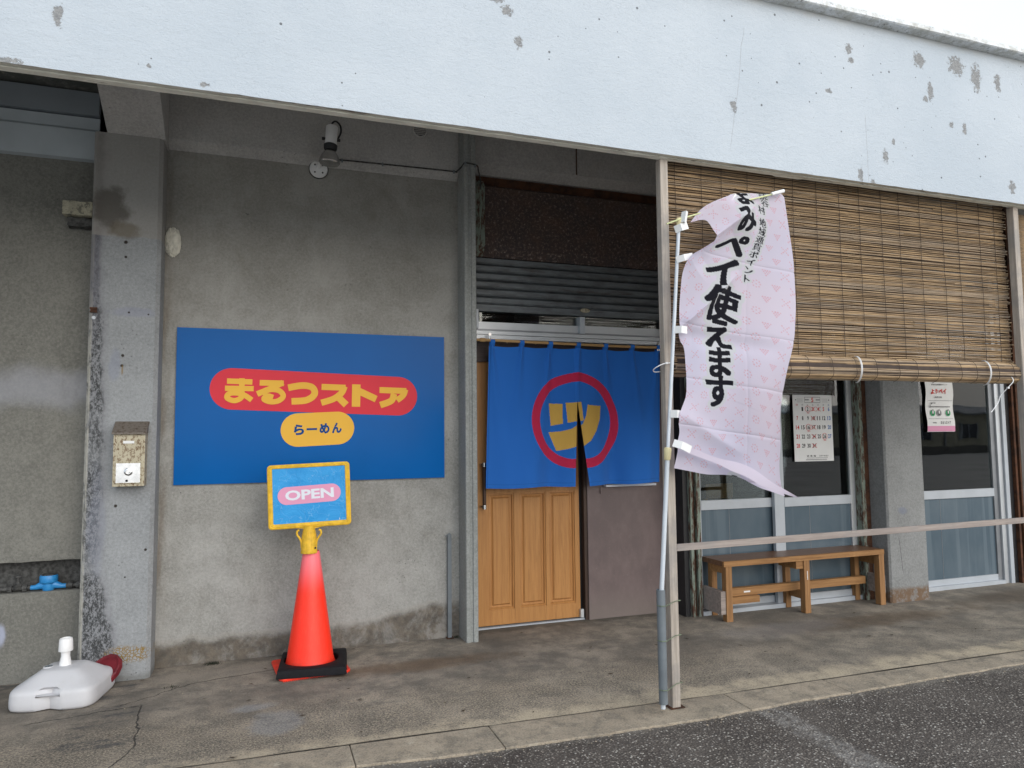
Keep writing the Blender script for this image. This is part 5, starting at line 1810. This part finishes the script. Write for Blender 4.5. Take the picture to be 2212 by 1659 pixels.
for d in (2, 16, 26):
    cxx, czz = x0+W_c*(.1+(d % 7)*.136), z0+H_c*(.787-(d//7)*.138)
    ribbon(pen, [(cxx+.027*math.cos(rad(a)), czz+.027*math.sin(rad(a))) for a in range(0, 361, 30)], .0035, yT-.0011)
    ribbon(pen, [(cxx-.012, czz-.03), (cxx-.006, czz-.038), (cxx, czz-.03), (cxx+.004, czz-.04), (cxx+.01, czz-.032), (cxx+.018, czz-.036)], .0025, yT-.0013)
obj('pen_marks', pen, 'ink_red', cl)
text_xz(fr_, '花 島 商', x0+W_c*.42, z0+H_c*.08, .1, .016, yT, .02)
text_xz(fr_, '（津平食品）', x0+W_c*.74, z0+H_c*.08, .1, .014, yT, .005)
for q in range(22):
    xq = x0+W_c*.3+q*.0105
    box(grey, xq, xq+.007, yT-.0004, yT, z0+H_c*.045, z0+H_c*.055)
    box(grey, xq-.008, xq, yT-.0004, yT, z0+H_c*.018, z0+H_c*.032)
obj('grey_print', grey, 'ink_grey', cl)
obj('frame_print', fr_, 'ink', cl)

po = thing('payment_poster', 'narrow pink and white payment poster taped to the right-hand window', 'poster', (6.62, -.14, 1.46))
bm = bmesh.new()
x0, x1, z0, z1, yC = 6.445, 6.795, 1.463, 1.96, -.137
nn = 10
A = []
for i_ in range(nn+1):
    z_ = z0+(z1-z0)*i_/nn
    dx = .006*math.sin(i_*1.1)
    A.append((bm.verts.new((x0+dx, yC-.004*math.sin(i_*.9), z_)), bm.verts.new((x1+dx, yC-.004*math.sin(i_*.9), z_))))
for a, b in zip(A, A[1:]):
    bm.faces.new((a[0], a[1], b[1], b[0]))
obj('sheet', bm, 'paper', po)
yT = yC-.0065
bm = bmesh.new()
text_xz(bm, 'よみペイ', 6.61, 1.845, .2, .05, yT, .045, .03)
obj('red_lettering', bm, 'ink_red', po)
obj('red_band', bx(x0+.002, x1, yT-.0004, yT, z0+.004, z0+.055), 'print_pink', po)
bm = bmesh.new()
text_xz(bm, '読谷村地域通貨ポイント', 6.62, 1.91, .2, .014, yT, .01)
text_xz(bm, '取扱店舗', 6.6, 1.79, .09, .015, yT, .01)
text_xz(bm, 'まるつストア', 6.68, 1.55, .13, .03, yT, .01)
text_xz(bm, '店舗名', 6.54, 1.548, .05, .012, yT, .01)
text_xz(bm, '利用可能', 6.53, 1.735, .06, .014, yT, .01)
for q in range(17):
    box(bm, 6.49+q*.015, 6.501+q*.015, yT-.0003, yT, 1.695, 1.704)
ribbon(bm, [(6.475, 1.71), (6.485, 1.69), (6.51, 1.735)], .005, yT, False)
for a in ((6.465, 6.775, 1.757, 1.759), (6.465, 6.775, 1.585, 1.587)):
    box(bm, a[0], a[1], yT-.0003, yT, a[2], a[3])
obj('black_print', bm, 'ink', po)
for x_, mt in ((6.52, 'ink_green'), (6.6, 'ink_grey'), (6.715, 'ink_green')):
    ic = obj('icon', lathe(bmesh.new(), [(.03, 0), (.03, .0006)], axisM((x_, yT, 1.64), (0, -1, 0)), 20), mt, po)
    bm = plate(rrect(x_, 1.648, .012, .024, .004, 4), yT-.0018, .001)
    obj('phone', bm, 'ink', ic)
    obj('screen', plate(rrect(x_, 1.65, .008, .015, .001, 2), yT-.0026, .0006), 'paper', ic)

# ================================================================== SMALL STUFF ON THE GROUND
rnd = random.Random(11)
bm = bmesh.new()
for k in range(420):
    if k < 250:
        x_, y_ = rnd.uniform(-.6, 8), rnd.choice([rnd.uniform(-1.7, .0), rnd.uniform(-1.7, -1.0)])
        s_ = rnd.uniform(.002, .007)
        zz = .004
    else:
        x_ = rnd.uniform(-.3, 6)
        y_ = fy(x_)-rnd.uniform(0, .08)
        s_ = rnd.uniform(.003, .008)
        zz = -.006
    vs = [bm.verts.new((x_+s_*math.cos(a)*rnd.uniform(.6, 1.2), y_+s_*math.sin(a)*rnd.uniform(.6, 1.2), zz+rnd.uniform(-.001, .003))) for a in (0, 1.4, 2.9, 4.4)]
    tpv = bm.verts.new((x_, y_, zz+s_*.6))
    for j in range(4):
        bm.faces.new((vs[j], vs[(j+1) % 4], tpv))
o_ = obj('loose_grit', bm, 'kerb')
tag(o_, 'loose grit scattered over the pavement and along the kerb', 'grit', kind='stuff')
bm = bmesh.new()
for k in range(70):
    x_, y_ = rnd.uniform(-.2, 7.5), rnd.uniform(-1.6, -.05)
    L_ = rnd.uniform(.008, .024)
    a = rnd.uniform(-.6, .6)
    p = [(-L_, 0), (0, L_*.35), (L_, 0), (0, -L_*.35)]
    vs = [bm.verts.new((x_+u_*math.cos(a)-w_*math.sin(a), y_+u_*math.sin(a)+w_*math.cos(a), .006+rnd.uniform(0, .004))) for u_, w_ in p]
    bm.faces.new(vs)
tag(obj('leaf_litter', bm, 'leaf'), 'dark dead leaf bits scattered on the concrete pavement', 'leaves', kind='stuff')
bm = bmesh.new()
for cx_, cy_, n_, sp in ((.26, -.045, 260, .05), (.05, -.44, 60, .04), (1.9, -.03, 80, .03)):
    for k in range(n_):
        x_, y_ = cx_+rnd.gauss(0, sp*.6), cy_+rnd.gauss(0, sp*.3)
        h_ = rnd.uniform(.004, .02)*math.exp(-((x_-cx_)/sp)**2)
        a = rnd.uniform(0, 6.28)
        vs = [bm.verts.new((x_, y_, .003)), bm.verts.new((x_+.003*math.cos(a), y_+.003*math.sin(a), .003)), bm.verts.new((x_+.01*math.cos(a+1), y_+.006*math.sin(a+1), .003+h_))]
        bm.faces.new(vs)
tag(obj('dried_moss', bm, 'moss'), 'small tufts of dried moss at the foot of the grey wall', 'moss', kind='stuff')

# ================================================================== INSIDE THE SHOP (seen through the glass)
st_ = thing('shop_chair', 'tan wooden chair back seen dimly through the shop window', 'chair', (4.8, .8, 0))
obj('backrest', bx(4.62, 4.93, .78, .8, .84, .98), 'tan_box', st_, bevel=.006)
obj('seat', bx(4.62, 4.93, .8, 1.15, .43, .46), 'tan_box', st_, bevel=.004)
for x_ in (4.62, 4.895):
    obj('leg', bx(x_, x_+.035, .801, .835, .013, .98), 'tan_box', st_)
    obj('leg', bx(x_, x_+.035, 1.11, 1.145, .013, .43), 'tan_box', st_)
tb2 = thing('shop_table', 'low wooden table standing inside the shop behind the window', 'table', (5.9, 1.2, 0))
obj('table_top', bx(5.3, 6.6, .9, 1.6, .68, .72), 'tan_box', tb2, bevel=.004)
for x_ in (5.35, 6.5):
    for y_ in (.95, 1.5):
        obj('leg', bx(x_, x_+.05, y_, y_+.05, .013, .68), 'tan_box', tb2)

# ================================================================== ACROSS THE STREET (seen mirrored in the glass)
MAT['opp'] = simple('pale_yellow_render', (.5, .47, .36), .85, .2, 0, .12, 1.2)
MAT['opp_roof'] = simple('grey_metal_roof', (.3, .31, .32), .6)
MAT['opp_dark'] = simple('dark_glass_far', (.03, .035, .045), .2, .5)
op = thing('warehouse', 'long low pale yellow warehouse across the car park', 'building', (50, -38, 0))
obj('wall', bx(12, 84, -46, -38, 0, 3.0), 'opp', op)
obj('roof', prism(bmesh.new(), [(-37.4, 3.0), (-37.4, 3.15), (-42, 3.9), (-46.6, 3.15), (-46.6, 3.0)], 'X', 11.5, 84.5), 'opp_roof', op)
for k in range(14):
    x_ = 14+k*5
    wv_ = obj('window', bx(x_, x_+2.0, -38.0, -37.9, 1.0, 2.2), 'opp_dark', op)
    obj('frame', bx(x_-.08, x_, -38, -37.86, .92, 2.28), 'alum_white', wv_)
    obj('frame', bx(x_+.96, x_+1.04, -37.899, -37.86, 1.0, 2.2), 'alum_white', wv_)
    obj('frame', bx(x_+2.0, x_+2.08, -38, -37.86, .92, 2.28), 'alum_white', wv_)
    obj('downpipe', bx(x_+3.4, x_+3.52, -38, -37.85, 0, 3.0), 'opp_roof', op)
wl = bx(8, 84, -33.2, -33, -.01, .55)
tag(obj('boundary_wall', wl, 'wall_left'), 'low dark boundary wall across the car park', 'wall')
